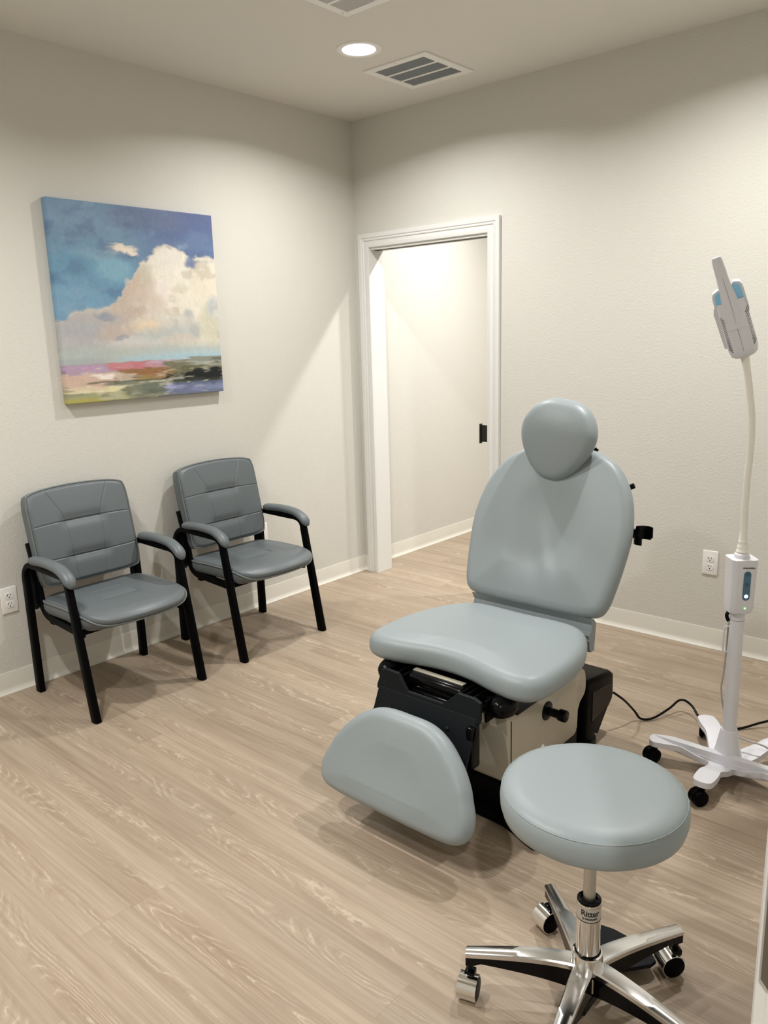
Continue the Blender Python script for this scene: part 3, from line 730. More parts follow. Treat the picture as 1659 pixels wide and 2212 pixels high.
    fin('cord_clip', bm, m_plastic, t, 40)
    # --- footrest cushion
    tf = math.radians(20); sf, cf = math.sin(tf), math.cos(tf)
    def mpf(u, v, w_): return P(u*.975+.011, -2.108+sf*v*.98-cf*w_, .143+cf*v*.98+sf*w_)
    hf = [(0, .272), (.09, .268), (.158, .240), (.218, .188), (.256, .138), (.274, .100), (.290, .062), (.296, .024), (.286, -.010), (.256, -.032), (.20, -.040), (.10, -.042), (0, -.042)]
    hf = [(x*1.0, y) for x, y in hf]
    def df(u, v, s): return min(1, (1-s)*2.5)*.010-.010*math.exp(-(u/.14)**2)*math.exp(-((v-.10)/.09)**2)*min(1, (1-s)*3)
    bm = bmesh.new(); puff(bm, hf, .078, .036, df, mpf, 6, inner=22); fin('footrest', bm, m_vinyl, t, 180)
    bm = bmesh.new(); prism(bm, [(p.x*.88, .012+p.y*.88) for p in crspline([(a_, b_, 0) for a_, b_ in hf]+[(-a_, b_, 0) for a_, b_ in hf[::-1] if a_ > 1e-5], 3, True)], 0, .012, 'z')
    for v in bm.verts: v.co = Vector(mpf(v.co.x, v.co.y, -.039-v.co.z))
    fin('footrest_shell', bm, m_plastic, t, 40)
    # --- mechanism: folded panel carrying the footrest
    def mpp(u, v, w_):  # v downwards along the panel from its bend
        a_ = math.radians(24); return P(u, -1.905-math.sin(a_)*v-math.cos(a_)*w_, .392-math.cos(a_)*v-math.sin(a_)*0+math.sin(a_)*w_*.3)
    bm = bmesh.new()
    pts = [(-.198, 0), (.190, 0), (.190, .24), (-.198, .24)]; prism(bm, pts, 0, .014, 'z', .003, 1)
    for v in bm.verts: v.co = Vector(mpp(*v.co))
    fin('footrest_panel', bm, m_dgrey, t, 30)
    bm = bmesh.new()
    lip = [(-.205, .004), (-.197, .052), (-.175, .058), (-.125, .056), (-.082, .008), (.062, .008), (.110, .056), (.172, .056), (.195, .048), (.200, .000), (.200, -.012), (-.205, -.010)]
    prism(bm, lip, 0, .012, 'z', .002, 1)
    for v in bm.verts: x, y, z = v.co; v.co = Vector(P(x, -1.905-z+.25*y, .392+y))
    fin('panel_lip', bm, m_dgrey, t, 30)
    for x in (-.130, .098):
        bm = bmesh.new(); lathe(bm, [(.007, 0), (.0065, .004), (.004, .006), (0, .0065)], 16, None, False)
        for v in bm.verts: v.co = Vector(mpp(x+v.co.x, .055+v.co.y, .014+v.co.z))
        fin('bolt', bm, m_dgrey, t, 180)
    bm = bmesh.new(); box(bm, .168, .190, P(0, -1.945, 0)[1], P(0, -1.90, 0)[1], .235, .372, .005)
    box(bm, .165, .192, P(0, -2.03, 0)[1], P(0, -1.985, 0)[1], .10, .245, .008); box(bm, -.235, -.18, P(0, -2.0, 0)[1], P(0, -1.80, 0)[1], .255, .30, .008)
    box(bm, -.20, .16, P(0, -2.02, 0)[1], P(0, -1.93, 0)[1], .14, .20, .006); fin('footrest_arm', bm, m_plastic, t, 30)
    for s, x in ((-1, -.226), (1, .222)):                       # rounded bumpers
        bm = bmesh.new()
        bmesh.ops.create_uvsphere(bm, u_segments=20, v_segments=12, radius=1)
        for v in bm.verts:
            c = v.co; v.co = Vector(P(x+c.x*.040, -1.815+c.y*.060, .413+(c.z*.036 if c.z > 0 else max(c.z, -.55)*.052)))
        fin('bumper', bm, m_plastic, t, 50)
        bm = bmesh.new(); box(bm, x-s*.03-.004, x-s*.03+.004, P(0, -1.875, 0)[1], P(0, -1.75, 0)[1], .365, .435, .002); fin('bumper_bracket', bm, m_black, t)
    bm = bmesh.new(); cyl(bm, P(-.115, -1.845, .418), P(.09, -1.845, .418), .021, bev=.003); cyl(bm, P(-.11, -1.85, .372), P(.085, -1.85, .372), .017, bev=.003)
    cyl(bm, P(-.26, -1.80, .405), P(.25, -1.80, .405), .011); fin('roller', bm, m_plastic, t, 40)
    bm = bmesh.new(); box(bm, -.12, .08, P(0, -1.835, 0)[1], P(0, -1.815, 0)[1], .437, .441, .001); fin('steel_strip', bm, simple('cream_steel', (.5, .47, .38, 1), .25, .3), t)
    for x in (-.155, -.125, .098, .120, .148):
        bm = bmesh.new(); prism(bm, [(P(0, -1.905, 0)[1], .37), (P(0, -1.88, 0)[1], .435), (P(0, -1.72, 0)[1], .435), (P(0, -1.72, 0)[1], .36)], x-.003, x+.003, 'x', .001, 1); fin('hinge_plate', bm, m_plastic, t, 40)
    bm = bmesh.new(); box(bm, -.24, .24, P(0, -1.79, 0)[1], P(0, -1.385, 0)[1], .372, .406, .004); fin('seat_frame', bm, m_black, t)
    for x in (-.252, .240):
        bm = bmesh.new(); box(bm, x-.004, x+.018, P(0, -1.80, 0)[1], P(0, -1.66, 0)[1], .378, .425, .003); box(bm, x-.004, x+.014, P(0, -1.655, 0)[1], P(0, -1.54, 0)[1], .385, .43, .003)
        rl = fin('side_rail', bm, m_plastic, t)
    # --- beige column
    def shell(y0, y1, hw, name):
        side = [(-1.820, .372), (-1.36, .372), (-1.312, .350), (-1.302, .30), (-1.306, .262), (-1.358, .232), (-1.362, .130), (-1.80, .130)]
        pts = fillet([(P(0, a_, 0)[1], b_, 0) for a_, b_ in side]+[(P(0, side[0][0], 0)[1], side[0][1], 0)], .02, 6)
        bm = bmesh.new(); pr = [(p.x, p.y) for p in pts[:-1]]; prism(bm, pr, -hw, hw, 'x', .0035, 3); return fin(name, bm, m_beige, t, 40)
    shell(0, 0, .232, 'column_cover')
    bm = bmesh.new(); box(bm, -.2345, .2345, P(0, -1.795, 0)[1], P(0, -1.7935, 0)[1], .14, .35); fin('cover_seam', bm, m_slot, t)
    bm = bmesh.new(); cyl(bm, P(.230, -1.575, .298), P(.236, -1.575, .298), .032, bev=.002, n=32); cyl(bm, P(.234, -1.575, .298), P(.30, -1.575, .298), .014); cyl(bm, P(.276, -1.575, .298), P(.304, -1.575, .298), .020, bev=.004, n=28)
    fin('release_knob', bm, m_plastic, t, 40)
    bm = bmesh.new(); lathe(bm, [(.010, 0), (.009, .003), (0, .004)], 16, Matrix.Translation(P(.232, -1.60, .178)) @ Matrix.Rotation(PI/2, 4, 'Y'), False); fin('badge', bm, m_plate, t, 180)
    # --- base plate
    out = [(-.17, -1.825), (.17, -1.825), (.25, -1.835), (.33, -1.865), (.375, -1.87), (.385, -1.83), (.34, -1.77), (.27, -1.70), (.245, -1.60), (.235, -1.34), (.23, -1.26), (.22, -1.18), (.18, -1.15), (.12, -1.14), (0, -1.14),
           (-.12, -1.14), (-.18, -1.15), (-.22, -1.18), (-.23, -1.26), (-.235, -1.34), (-.245, -1.60), (-.27, -1.70), (-.34, -1.77), (-.385, -1.83), (-.375, -1.87), (-.33, -1.865), (-.25, -1.835)]
    pts = [(p.x, p.y+1.5) for p in crspline([(a_, b_, 0) for a_, b_ in out], 4, True)]
    bm = bmesh.new(); prism(bm, pts, 0.004, .038, 'z', .012, 3); box(bm, -.225, .225, P(0, -1.805, 0)[1], P(0, -1.34, 0)[1], .02, .135, .01); fin('base_plate', bm, m_black, t, 40)
    for x, y in ((-.34, -1.84), (.34, -1.84), (-.19, -1.18), (.19, -1.18)):
        bm = bmesh.new(); cyl(bm, P(x, y, 0), P(x, y, .006), .018); fin('levelling_foot', bm, m_plastic, t, 40)
    # --- actuator housing behind the column
    bm = bmesh.new(); prof = [(-1.28, .05), (-1.28, .27), (-1.26, .285), (-1.08, .262), (-1.055, .245), (-1.05, .155), (-1.08, .125), (-1.19, .06), (-1.20, .05)]
    prism(bm, [(P(0, a_, 0)[1], b_) for a_, b_ in prof], -.02, .225, 'x', .016, 3); fin('actuator_housing', bm, m_black, t, 40)
    bm = bmesh.new(); prof = [(-1.235, .115), (-1.235, .232), (-1.10, .214), (-1.075, .20), (-1.072, .15), (-1.10, .128)]
    prism(bm, [(P(0, a_, 0)[1], b_) for a_, b_ in prof], .2235, .2275, 'x', .002, 1); fin('housing_door', bm, m_plastic, t, 40)
    bm = bmesh.new(); box(bm, .0, .19, P(0, -1.34, 0)[1], P(0, -1.19, 0)[1], .03, .12, .006); fin('rear_pedestal', bm, m_black, t)
exam_chair()
# power cord of the exam chair
bm = bmesh.new()
cp = crspline([(2.240, -1.044, .158), (2.262, -.99, .110), (2.275, -.925, .045), (2.295, -.905, .010), (2.330, -.87, .010), (2.362, -.795, .030), (2.385, -.735, .052), (2.43, -.74, .044), (2.49, -.79, .018), (2.56, -.80, .006), (2.62, -.74, .006), (2.68, -.67, .022), (2.74, -.62, .032), (2.85, -.60, .012), (2.98, -.56, .006), (3.10, -.40, .006), (3.18, -.15, .02), (3.19, -.03, .10)], 8)
sweep(bm, cp, .0046, 10); tag(fin('power_cord', bm, m_plastic, None, 180), 'black power cord looping from the exam chair past the lamp stand', 'cord')
# ------------------------------------------------------------------ stool
def stool():
    X, Y = 2.762, -2.288
    t = thing('rolling_stool', 'round sage grey rolling stool on a chrome five-arm base', 'stool', (X, Y, 0))
    zt = .572; R = .196
    prof = [(0, zt-.080), (.14, zt-.080), (.178, zt-.078), (.190, zt-.068), (.1945, zt-.052), (.1955, zt-.034), (.1935, zt-.018), (.1905, zt-.0135), (.1895, zt-.0125), (.187, zt-.0095), (.176, zt-.003), (.15, zt), (.10, zt+.002), (0, zt+.003)]
    bm = bmesh.new(); lathe(bm, prof, 96, cap=False); s = fin('seat', bm, m_vinyl, t, 180)
    bm = bmesh.new(); sweep(bm, [(.1905*math.cos(a*2*PI/96), .1905*math.sin(a*2*PI/96), zt-.0125) for a in range(96)], .0011, 6, True); fin('seam', bm, simple('vinyl_seam', (.26, .30, .305, 1), .5), s, 180)
    bm = bmesh.new(); lathe(bm, [(.12, zt-.088), (.12, zt-.080)], 40); fin('seat_plate', bm, m_plastic, t, 40)
    bm = bmesh.new(); cyl(bm, (0, 0, .24), (0, 0, zt-.08), .0135, n=32); fin('piston_rod', bm, m_satin, t, 40)
    bm = bmesh.new(); lathe(bm, [(.0265, .105), (.0265, .2895), (.0255, .2905)], 40, cap=False); fin('column', bm, m_chrome, t, 40)
    bm = bmesh.new(); lathe(bm, [(.0262, .284), (.0262, .293), (.0245, .2945), (.019, .2925), (.0185, .286), (.0135, .284), (.0135, .25)], 40, cap=False); fin('rubber_bushing', bm, m_plastic, t, 40)
    bm = bmesh.new(); lathe(bm, [(.0268, .2500), (.0270, .2500), (.0270, .2516), (.0268, .2516)], 40, cap=False); fin('black_ring', bm, m_plastic, t, 40)
    bm = bmesh.new(); lathe(bm, [(.0270, .157), (.0285, .158), (.0285, .163), (.0270, .164)], 40, cap=False); fin('black_ring', bm, m_plastic, t, 40)
    bm = bmesh.new(); lathe(bm, [(.0267, .2518), (.0268, .2840)], 40, cap=False); fin('column_sleeve', bm, simple('brushed_label', (.56, .54, .50, 1), .4, .5), t, 40)
    # lettering wrapped on the column facing the camera
    ang0 = math.atan2(CAM.y-Y, CAM.x-X)+.12
    def wrap(zc, a_off):
        def f(x, y, z):
            a = ang0+a_off+x/.0272; r = .0269+z; return Vector((r*math.cos(a), r*math.sin(a), zc+y))
        return f
    bm = text_bm('Ritter', .0200, .0002, wrap(.2722, 0), .0004, .92); fin('lettering', bm, m_ink, t)
    bm = text_bm('by MIDMARK', .0060, .0002, wrap(.2595, -.02), .0003); fin('lettering', bm, m_ink, t)
    # hub
    bm = bmesh.new(); lathe(bm, [(.020, .070), (.037, .078), (.037, .112), (.0345, .114), (.0345, .152), (.0325, .159), (.0290, .1605), (.0280, .156), (.0275, .12)], 40, cap=False); fin('hub', bm, m_chrome, t, 40)
    R5 = .262
    for k, deg in enumerate((65, 137, 209, 281, 353)):
        a = math.radians(deg); rot = Matrix.Rotation(a, 4, 'Z')
        # polished top, dark hollow underside
        bm = bmesh.new(); bl = bmesh.new(); N = 14; rows = []; rl = []
        for i in range(N+1):
            s_ = i/N; x = .026+(R5+.010-.026)*s_; zt_ = .144-.026*s_**1.3-.010*(1-s_)**4; hw = .0225-.0085*s_; dp = .014-.003*s_
            rows.append([bm.verts.new((x, -hw, zt_-dp)), bm.verts.new((x, -hw, zt_-.003)), bm.verts.new((x, -hw+.003, zt_)), bm.verts.new((x, 0, zt_+.0012)), bm.verts.new((x, hw-.003, zt_)), bm.verts.new((x, hw, zt_-.003)), bm.verts.new((x, hw, zt_-dp))])
            dd = .042*(1-s_)**1.0+.022; h2 = hw-.002
            if s_ > .9: dd = .034
            rl.append([bl.verts.new((x, -h2, zt_-.004)), bl.verts.new((x, -h2, zt_-dd)), bl.verts.new((x, h2, zt_-dd)), bl.verts.new((x, h2, zt_-.004))])
        for A, B in zip(rows, rows[1:]):
            for j in range(6): bm.faces.new((A[j], A[j+1], B[j+1], B[j]))
            bm.faces.new((A[6], A[0], B[0], B[6]))
        bm.faces.new(rows[0]); bm.faces.new(rows[-1][::-1])
        for A, B in zip(rl, rl[1:]):
            for j in range(4): bl.faces.new((A[j], A[(j+1) % 4], B[(j+1) % 4], B[j]))
        bl.faces.new(rl[0]); bl.faces.new(rl[-1][::-1])
        for b_ in (bm, bl):
            for v in b_.verts: v.co = rot @ v.co
        arm = fin('base_arm', bm, m_alu, t, 40); fin('arm_underside', bl, m_plastic, arm, 40)
        # caster
        ca = {65: -130, 137: -112, 209: -72, 281: -60, 353: -30}[deg]
        q = Matrix.Translation((R5*math.cos(a)-.0, R5*math.sin(a), 0)) @ Matrix.Rotation(math.radians(ca), 4, 'Z')
        cs = bmesh.new(); cyl(cs, (0, 0, .045), (0, 0, .088), .0065)
        box(cs, -.012, .012, -.012, .012, .050, .066, .003)
        for v in cs.verts: v.co = q @ v.co
        cas = fin('caster', cs, m_plastic, t, 40)
        # chrome hood: an arc wrapped over the wheel, axle along local y
        off = Matrix.Translation((.012, 0, .030))
        cb = bmesh.new(); n = 26; rw = []
        for i in range(n+1):
            g = math.radians(-62+205*i/n); cx_, cz_ = math.cos(g), math.sin(g)
            rw.append([cb.verts.new((.0295*cx_, -.023, .0295*cz_)), cb.verts.new((.0300*cx_, -.0225, .0300*cz_)), cb.verts.new((.0300*cx_, .0225, .0300*cz_)), cb.verts.new((.0295*cx_, .023, .0295*cz_)), cb.verts.new((.0275*cx_, .0225, .0275*cz_)), cb.verts.new((.0275*cx_, -.0225, .0275*cz_))])
        for A, B in zip(rw, rw[1:]):
            for j in range(6): cb.faces.new((A[j], A[(j+1) % 6], B[(j+1) % 6], B[j]))
        cb.faces.new(rw[0]); cb.faces.new(rw[-1][::-1])
        for v in cb.verts: v.co = q @ off @ v.co
        fin('caster_hood', cb, m_chrome, cas, 40)
        cw = bmesh.new()
        for y0 in (-.0215, .0035): cyl(cw, (0, y0, 0), (0, y0+.018, 0), .0272, n=32, bev=.002)
        for v in cw.verts: v.co = q @ Matrix.Translation((.012, 0, .0280)) @ v.co
        fin('wheel', cw, m_black, cas, 40)
    # foot pedal fan
    fan = [(-.02, .0), (-.035, .10), (-.03, .195), (-.0, .222), (.04, .200), (.075, .165), (.095, .12), (.10, .075), (.06, .02), (.03, -.02)]
    fan = [(2.69-X, -2.20-Y), (2.655-X, -2.085-Y), (2.672-X, -2.062-Y), (2.718-X, -2.052-Y), (2.781-X, -2.056-Y), (2.825-X, -2.070-Y), (2.842-X, -2.088-Y), (2.838-X, -2.108-Y), (2.795-X, -2.165-Y), (2.772-X, -2.18-Y), (2.77-X, -2.26-Y), (2.74-X, -2.27-Y)]
    bm = bmesh.new(); prism(bm, fan, .036, .048, 'z', .003, 2)
    for v in bm.verts: v.co.z += -.012*(Vector((v.co.x, v.co.y)).length/.24)
    fin('foot_pedal', bm, m_dgrey, t, 30)
    bm = bmesh.new(); box(bm, -.024, .024, -.055, .03, .036, .062, .004); box(bm, -.012, .012, -.060, -.040, .018, .045, .003); fin('pedal_linkage', bm, m_plastic, t)
stool()
# ------------------------------------------------------------------ exam lamp on stand
def exam_light():
    X, Y = 2.677, -1.080
    t = thing('exam_lamp', 'white exam lamp with bent gooseneck on a five-wheeled stand', 'medical lamp', (X, Y, 0))
    # star base as one casting
    bm = bmesh.new(); degs = [54, 126, 198, 270, 342]; zt = .088; R = .257; outl = []
    for d in degs:
        a = math.radians(d); e = Vector((math.cos(a), math.sin(a))); p = Vector((-math.sin(a), math.cos(a)))
        v0 = Vector((math.cos(a-math.radians(36)), math.sin(a-math.radians(36))))*.074
        outl += [v0, e*.10-p*.034, e*.145-p*.028, e*.185-p*.033, e*.235-p*.031, e*(R-.006)-p*.022, e*R, e*(R-.006)+p*.022, e*.235+p*.031, e*.185+p*.033, e*.145+p*.028, e*.10+p*.034]
    ring = crspline([(q.x, q.y, 0) for q in outl], 3, True)
    def zz(p): r = math.hypot(p[0], p[1]); return .054+.032*S01(r, .070, .178)
    m = len(ring); tp = [bm.verts.new((p.x, p.y, zz(p))) for p in ring]; bt = [bm.verts.new((p.x, p.y, zz(p)-.020)) for p in ring]
    nn = []
    for i in range(m):
        d_ = (ring[(i+1) % m]-ring[i-1]).normalized(); nn.append(Vector((-d_.y, d_.x, 0))*.0035)
    inn = [bm.verts.new((p.x+q_.x, p.y+q_.y, zz((p.x, p.y))+.0010)) for p, q_ in zip(ring, nn)]
    for i in range(m):
        j = (i+1) % m; bm.faces.new((bt[i], bt[j], tp[j], tp[i])); bm.faces.new((tp[i], tp[j], inn[j], inn[i]))
    from mathutils.geometry import tessellate_polygon
    for loop_ in (inn, bt):
        for tri_ in tessellate_polygon([[Vector((q_.co.x, q_.co.y, 0)) for q_ in loop_]]):
            try: bm.faces.new([loop_[k_] for k_ in tri_])
            except ValueError: pass
    fin('star_base', bm, m_white, t, 40)
    bm = bmesh.new(); lathe(bm, [(.050, .054), (.047, .064), (.042, .086), (.037, .110), (.030, .150), (.0275, .162), (.0262, .166), (.0225, .166)], 40, cap=False); fin('base_collar', bm, m_white, t, 50)
    bm = bmesh.new(); cyl(bm, (0, 0, .12), (0, 0, .592), .0225, n=40); fin('pole', bm, m_white, t, 40)
    bm = bmesh.new(); lathe(bm, [(.0229, .562), (.0229, .5635)], 40, cap=False); fin('pole_ring', bm, simple('grey_joint', (.3, .27, .27, 1), .5), t)
    fa = math.atan2(CAM.y-Y, CAM.x-X)
    # small logo on the base
    def lg(x, y, z):
        a = math.radians(292); c = Vector((.074*math.cos(a), .074*math.sin(a))); e = Vector((math.cos(fa+PI/2), math.sin(fa+PI/2))); f = Vector((-e.y, e.x))
        q = c+e*x+f*y; return Vector((q.x, q.y, zz(q)+.0014+z))
    bm = bmesh.new(); sweep(bm, [lg(x_, y_, 0) for x_, y_ in ((-.012, .006), (-.004, .005), (-.010, .0055), (-.0095, .001), (-.005, -.004), (.001, -.0055), (.006, -.003), (.002, .001))], .0005, 5); 
    for q_ in range(4): sweep(bm, [lg(.007+q_*.0032, -.003, 0), lg(.009+q_*.0032, -.003, 0)], .0009, 5)
    fin('logo_mark', bm, simple('grey_ink', (.22, .22, .24, 1), .5), t)
    # casters
    for d in degs:
        a = math.radians(d); cx_, cy_ = .236*math.cos(a), .236*math.sin(a); ang = {54: 20, 126: 100, 198: 245, 270: 235, 342: 10}[d]
        q = Matrix.Translation((cx_, cy_, 0)) @ Matrix.Rotation(math.radians(ang), 4, 'Z')
        bm = bmesh.new(); cyl(bm, (0, 0, .045), (0, 0, .068), .009); pr = []
        for k in range(15):
            g = math.radians(-15+190*k/14); pr.append((.014+.0285*math.cos(g), .0265+.0285*math.sin(g)))
        pr += [(-.004, .012), (.010, .016), (.03, .018)]
        prism(bm, pr, -.0055, .0055, 'y', .001, 1)
        for v in bm.verts: v.co = q @ v.co
        cas = fin('caster', bm, m_plastic, t, 40)
        for y0 in (-.0215, .0065):
            bm = bmesh.new(); cyl(bm, (.014, y0, .0262), (.014, y0+.015, .0262), .0262, n=32, bev=.004)
            for v in bm.verts: v.co = q @ v.co
            fin('wheel', bm, m_black, cas, 40)
    # control box
    rb = Matrix.Rotation(math.radians(40), 4, 'Z')       # local -y faces the viewer
    BW, BD, z0, z1 = .040, .036, .590, .776
    def rr(w, d, r, n=6):
        pts = []
        for (sx, sy_, a0) in ((1, -1, -90), (1, 1, 0), (-1, 1, 90), (-1, -1, 180)):
            for k in range(n+1):
                g = math.radians(a0+90*k/n); pts.append((sx*(w-r)+r*math.cos(g), sy_*(d-r)+r*math.sin(g)))
        return pts
    bm = bmesh.new(); lv = []
    for z, w_, d_ in ((z0, .032, .028), (z0+.003, .037, .033), (z0+.02, .039, .037), (z0+.06, .0395, .038), (z1-.006, .042, .041), (z1-.001, .0425, .0415), (z1, .0415, .0405)):
        lv.append([bm.verts.new(rb @ Vector((x, y, z))) for x, y in rr(w_, d_, .018)])
    for A, B in zip(lv, lv[1:]):
        for i in range(len(A)): bm.faces.new((A[i], A[(i+1) % len(A)], B[(i+1) % len(A)], B[i]))
    bm.faces.new(lv[0][::-1]); bm.faces.new(lv[-1]); cb = fin('control_box', bm, m_white, t, 35)
    yf = -.0423
    def fr(x, y, z): # on the front face
        k = (y-z0)/(z1-z0); return rb @ Vector((x, -.0373-.0036*k-.0005+z*-1, y))
    bm = bmesh.new(); n = 12; pts = []
    for k in range(n+1): g = PI*k/n; pts.append((.0115*math.cos(g), .728+.0115*math.sin(g)))
    for k in range(n+1): g = PI+PI*k/n; pts.append((.0115*math.cos(g), .652+.0115*math.sin(g)))
    prism(bm, pts, 0, .0008, 'z')
    for v in bm.verts: x, y, z = v.co; v.co = fr(x+.005, y, z)
    fin('button_panel', bm, m_blue, cb)
    for zz_, mt in ((.730, m_blue), (.695, m_blue), (.655, m_glow)):
        bm = bmesh.new(); lathe(bm, [(.0062, 0), (.0062, .0012), (.0048, .0014), (.0044, .0006), (0, .0006)] if mt is m_blue else [(.0062, 0), (.0062, .0011), (.0028, .0013), (.0024, .0004), (0, .0004)], 20, None, False)
        for v in bm.verts: x, y, z = v.co; v.co = fr(x+.005, zz_+y, .0008+z)
        b = fin('button', bm, simple('button_blue', (.035, .10, .15, 1), .3) if mt is m_blue else mt, cb, 40)
        if mt is not m_blue: b['label'] = 'lit white power button'
    bm = bmesh.new(); lathe(bm, [(.0028, 0), (.0026, .0012), (0, .0018)], 14, None, False)
    for v in bm.verts: x, y, z = v.co; v.co = fr(x+.005, .613+y, z)
    o = fin('indicator', bm, m_green, cb, 180); o['label'] = 'glowing green indicator'
    bm = text_bm('WelchAllyn', .0085, .0001, lambda x, y, z: fr(x+.008, .7505+y, .0004+z), .00012); fin('lettering', bm, m_ink, cb)
    # neck
    bm = bmesh.new(); lathe(bm, [(.024, z1-.002), (.0245, z1+.010), (.0215, z1+.0145), (.017, z1+.016)], 36, cap=False); fin('neck_socket', bm, m_white, t, 50)
    bm = bmesh.new(); lathe(bm, [(.017, z1+.014), (.017, z1+.018), (.0195, z1+.0185), (.0195, z1+.022), (.0175, z1+.025), (.0165, z1+.034), (.0168, z1+.036), (.0155, z1+.038), (.014, z1+.052), (.0145, z1+.053), (.0135, z1+.055), (.0115, z1+.085), (.0095, z1+.15)], 32, cap=False); fin('neck_cuff', bm, m_ivory, t, 50)
    rgt = Vector((math.cos(fa+PI/2), math.sin(fa+PI/2), 0)); towards = Vector((math.cos(fa), math.sin(fa), 0))
    def at(rx, z, dpt=0): return rgt*rx+towards*dpt+Vector((0, 0, z))
    npth = crspline([at(0, .84), at(-.002, .93), at(-.001, 1.03), at(.002, 1.14), at(-.001, 1.23), at(-.014, 1.32), at(-.026, 1.385), at(-.036, 1.43)], 8)
    bm = bmesh.new(); sweep(bm, npth, [.0105 if i < len(npth)-10 else .0105+.0045*(i-len(npth)+10)/10 for i in range(len(npth))], 16); fin('gooseneck', bm, m_ivory, t, 180)
    # head: built in (across, along, depth) axes then tilted
    base = at(-.031, 1.420); tilt = math.radians(18)
    ex = (rgt*math.cos(tilt)+Vector((0, 0, 1))*math.sin(tilt)); ez = (-rgt*math.sin(tilt)+Vector((0, 0, 1))*math.cos(tilt)); ez = (ez+towards*.22).normalized(); ey = ez.cross(ex).normalized()
    def H(a, s_, d): return base+ex*a*.84+ez*s_*.98+ey*d*.9
    secs = [(.0, .018, .016), (.004, .034, .026), (.012, .046, .034), (.03, .051, .038), (.08, .052, .040), (.13, .0515, .040), (.17, .050, .038), (.185, .047, .035)]
    bm = bmesh.new(); rows = []
    for s_, a_, d_ in secs:
        row = []
        for k in range(32):
            g = 2*PI*k/32; c, s__ = math.cos(g), math.sin(g); c = math.copysign(abs(c)**.6, c); s__ = math.copysign(abs(s__)**.6, s__); row.append(bm.verts.new(H(a_*c, s_, d_*s__)))
        rows.append(row)
    for A, B in zip(rows, rows[1:]):
        for i in range(32): bm.faces.new((A[i], A[(i+1) % 32], B[(i+1) % 32], B[i]))
    bm.faces.new(rows[0][::-1]); bm.faces.new(rows[-1]); hd = fin('lamp_head', bm, m_white, t, 50)
    # handle spine running up and over, nearest the viewer side (-d = towards viewer)
    sp_ = [(.10, .049, .040), (.14, .046, .040), (.165, .040, .038), (.19, .029, .034), (.225, .024, .028), (.26, .021, .022), (.295, .0195, .0175), (.315, .0185, .015), (.324, .015, .010)]
    bm = bmesh.new(); rows = []
    sg = -1 if ey.dot(towards) > 0 else 1; vs = -sg  # sign of depth pointing at viewer
    for s_, a_, d_ in sp_:
        row = []
        for k in range(28):
            g = 2*PI*k/28; c, s__ = math.cos(g), math.sin(g); c = math.copysign(abs(c)**.7, c); s__ = math.copysign(abs(s__)**.7, s__); row.append(bm.verts.new(H(a_*c-.004*S01(s_, .15, .3), s_, vs*.006+d_*.9*s__)))
        rows.append(row)
    for A, B in zip(rows, rows[1:]):
        for i in range(28): bm.faces.new((A[i], A[(i+1) % 28], B[(i+1) % 28], B[i]))
    bm.faces.new(rows[0][::-1]); bm.faces.new(rows[-1]); fin('handle', bm, m_white, hd, 50)
    # white collar wings with blue inner lining either side of the handle
    for s__ in (-1, 1):
        bm = bmesh.new(); pts = [(s__*.020, .165), (s__*.020, .232), (s__*.040, .236), (s__*.0525, .224), (s__*.0545, .18), (s__*.053, .14), (s__*.03, .14)]
        if s__ < 0: pts = [(x, y-.012) for x, y in pts]
        rw = crspline([(a_, b_, 0) for a_, b_ in pts], 3, True)
        lo = [bm.verts.new(H(p.x, p.y, -vs*.030)) for p in rw]; hi = [bm.verts.new(H(p.x, p.y, vs*.016)) for p in rw]
        for i in range(len(rw)): bm.faces.new((lo[i], lo[(i+1) % len(rw)], hi[(i+1) % len(rw)], hi[i]))
        bm.faces.new(lo); bm.faces.new(hi[::-1]); fin('reflector_rim', bm, m_white, hd, 50)
        bm = bmesh.new(); lo = []; hi = []
        for p in rw: lo.append(bm.verts.new(H(s__*.018+(p.x-s__*.018)*.78, .150+(p.y-.150)*.93, vs*.012))); hi.append(bm.verts.new(H(s__*.018+(p.x-s__*.018)*.78, .150+(p.y-.150)*.93, vs*.0172)))
        for i in range(len(rw)): bm.faces.new((lo[i], lo[(i+1) % len(rw)], hi[(i+1) % len(rw)], hi[i]))
        bm.faces.new(lo); bm.faces.new(hi[::-1]); o = fin('blue_panel', bm, m_bluelite, hd, 50)
    # front cover on far-left side
    bm = bmesh.new(); rows = []
    for s_, a_ in ((.040, -.047), (.045, -.060), (.16, -.064), (.175, -.058), (.18, -.046)):
        rows.append([bm.verts.new(H(a_, s_, -vs*.03)), bm.verts.new(H(a_, s_, vs*.010)), bm.verts.new(H(-.03, s_, vs*.014)), bm.verts.new(H(-.03, s_, -vs*.03))])
    for A, B in zip(rows, rows[1:]):
        for i in range(4): bm.faces.new((A[i], A[(i+1) % 4], B[(i+1) % 4], B[i]))
    bm.faces.new(rows[0][::-1]); bm.faces.new(rows[-1]); fin('front_cover', bm, m_white, hd, 40)
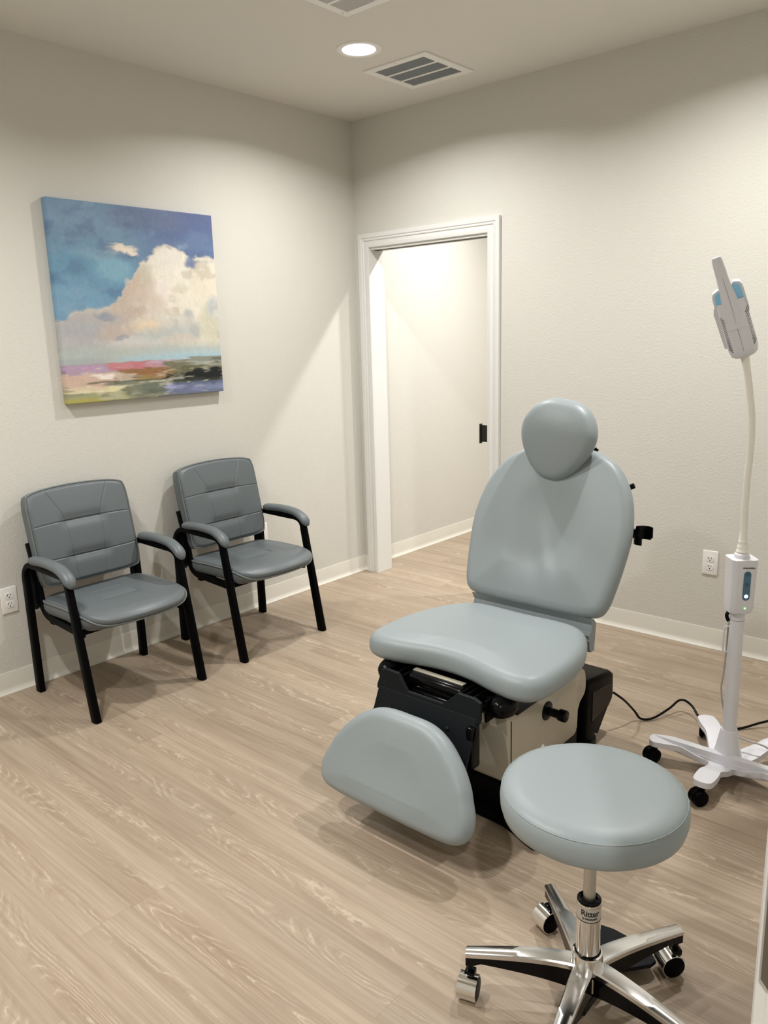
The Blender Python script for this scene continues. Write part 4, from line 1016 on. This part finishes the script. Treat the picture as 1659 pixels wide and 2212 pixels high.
    # vent slots
    for s__, n0, zt_ in ((1, 14, .148), (-1, 14, .140)):
        bm = bmesh.new()
        for i in range(14):
            s0 = zt_-i*.0080
            a0, a1 = (.0385, .0500) if s__ > 0 else (-.046, -.0355)
            pth = []
            for k in range(4):
                aa = a0+(a1-a0)*k/3; c = min(1, abs(aa)/.0515); d = .0395*(max(0, 1-c**3.33))**.3
                pth.append(H(aa, s0+(.0045*(k-1.5)*s__), vs*(d+.0002)))
            sweep(bm, pth, .0009, 6)
        fin('vent_slots', bm, m_slot, hd)
    bm = bmesh.new(); sweep(bm, [H(0, .006, vs*.029), H(0, .03, vs*.0385), H(0, .08, vs*.0405), H(0, .15, vs*.0425), H(0, .19, vs*.0372), H(-.002, .26, vs*.0262)], .0005, 5); fin('seam_line', bm, simple('seam_grey', (.3, .3, .31, 1), .6), hd)
    # cable hook and plug under the box
    e = at(-.020, 0)
    bm = bmesh.new(); sweep(bm, fillet([at(-.020, .535), at(-.037, .532), at(-.038, .445), at(-.021, .442)], .02, 5), .003, 8); fin('cord_hook', bm, m_white, t, 180)
    bm = bmesh.new(); sweep(bm, crspline([at(-.018, .592, -.01), at(-.031, .580), at(-.032, .567), at(-.026, .553)], 5), [.006+.003*math.sin(i) * 0 for i in range(16)], 10); fin('plug', bm, m_plastic, t, 180)
    return t
exam_light()
bm = bmesh.new(); X, Y = 2.677, -1.080
fa = math.atan2(CAM.y-Y, CAM.x-X); rg = Vector((math.cos(fa+PI/2), math.sin(fa+PI/2), 0)); tw = Vector((math.cos(fa), math.sin(fa), 0)); B0 = Vector((X, Y, 0))
pth = crspline([B0-rg*.026-tw*.012+Vector((0, 0, .545)), B0-rg*.027-tw*.022+Vector((0, 0, .45)), B0-rg*.030-tw*.03+Vector((0, 0, .36)), B0-rg*.034-tw*.03+Vector((0, 0, .29)), B0-rg*.018-tw*.04+Vector((0, 0, .2)), B0+rg*.01-tw*.05+Vector((0, 0, .13)), B0+rg*.05-tw*.05+Vector((0, 0, .11)), B0+rg*.12-tw*.04+Vector((0, 0, .10)), B0+rg*.19-tw*.08+Vector((0, 0, .03)), B0+rg*.26-tw*.16+Vector((0, 0, .006)), B0+rg*.34-tw*.35+Vector((0, 0, .006))], 8)
sweep(bm, pth, .0032, 8); tag(fin('lamp_cord', bm, simple('grey_cord', (.42, .40, .37, 1), .5), None, 180), 'thin pale grey cord hanging down the lamp stand pole', 'cord')
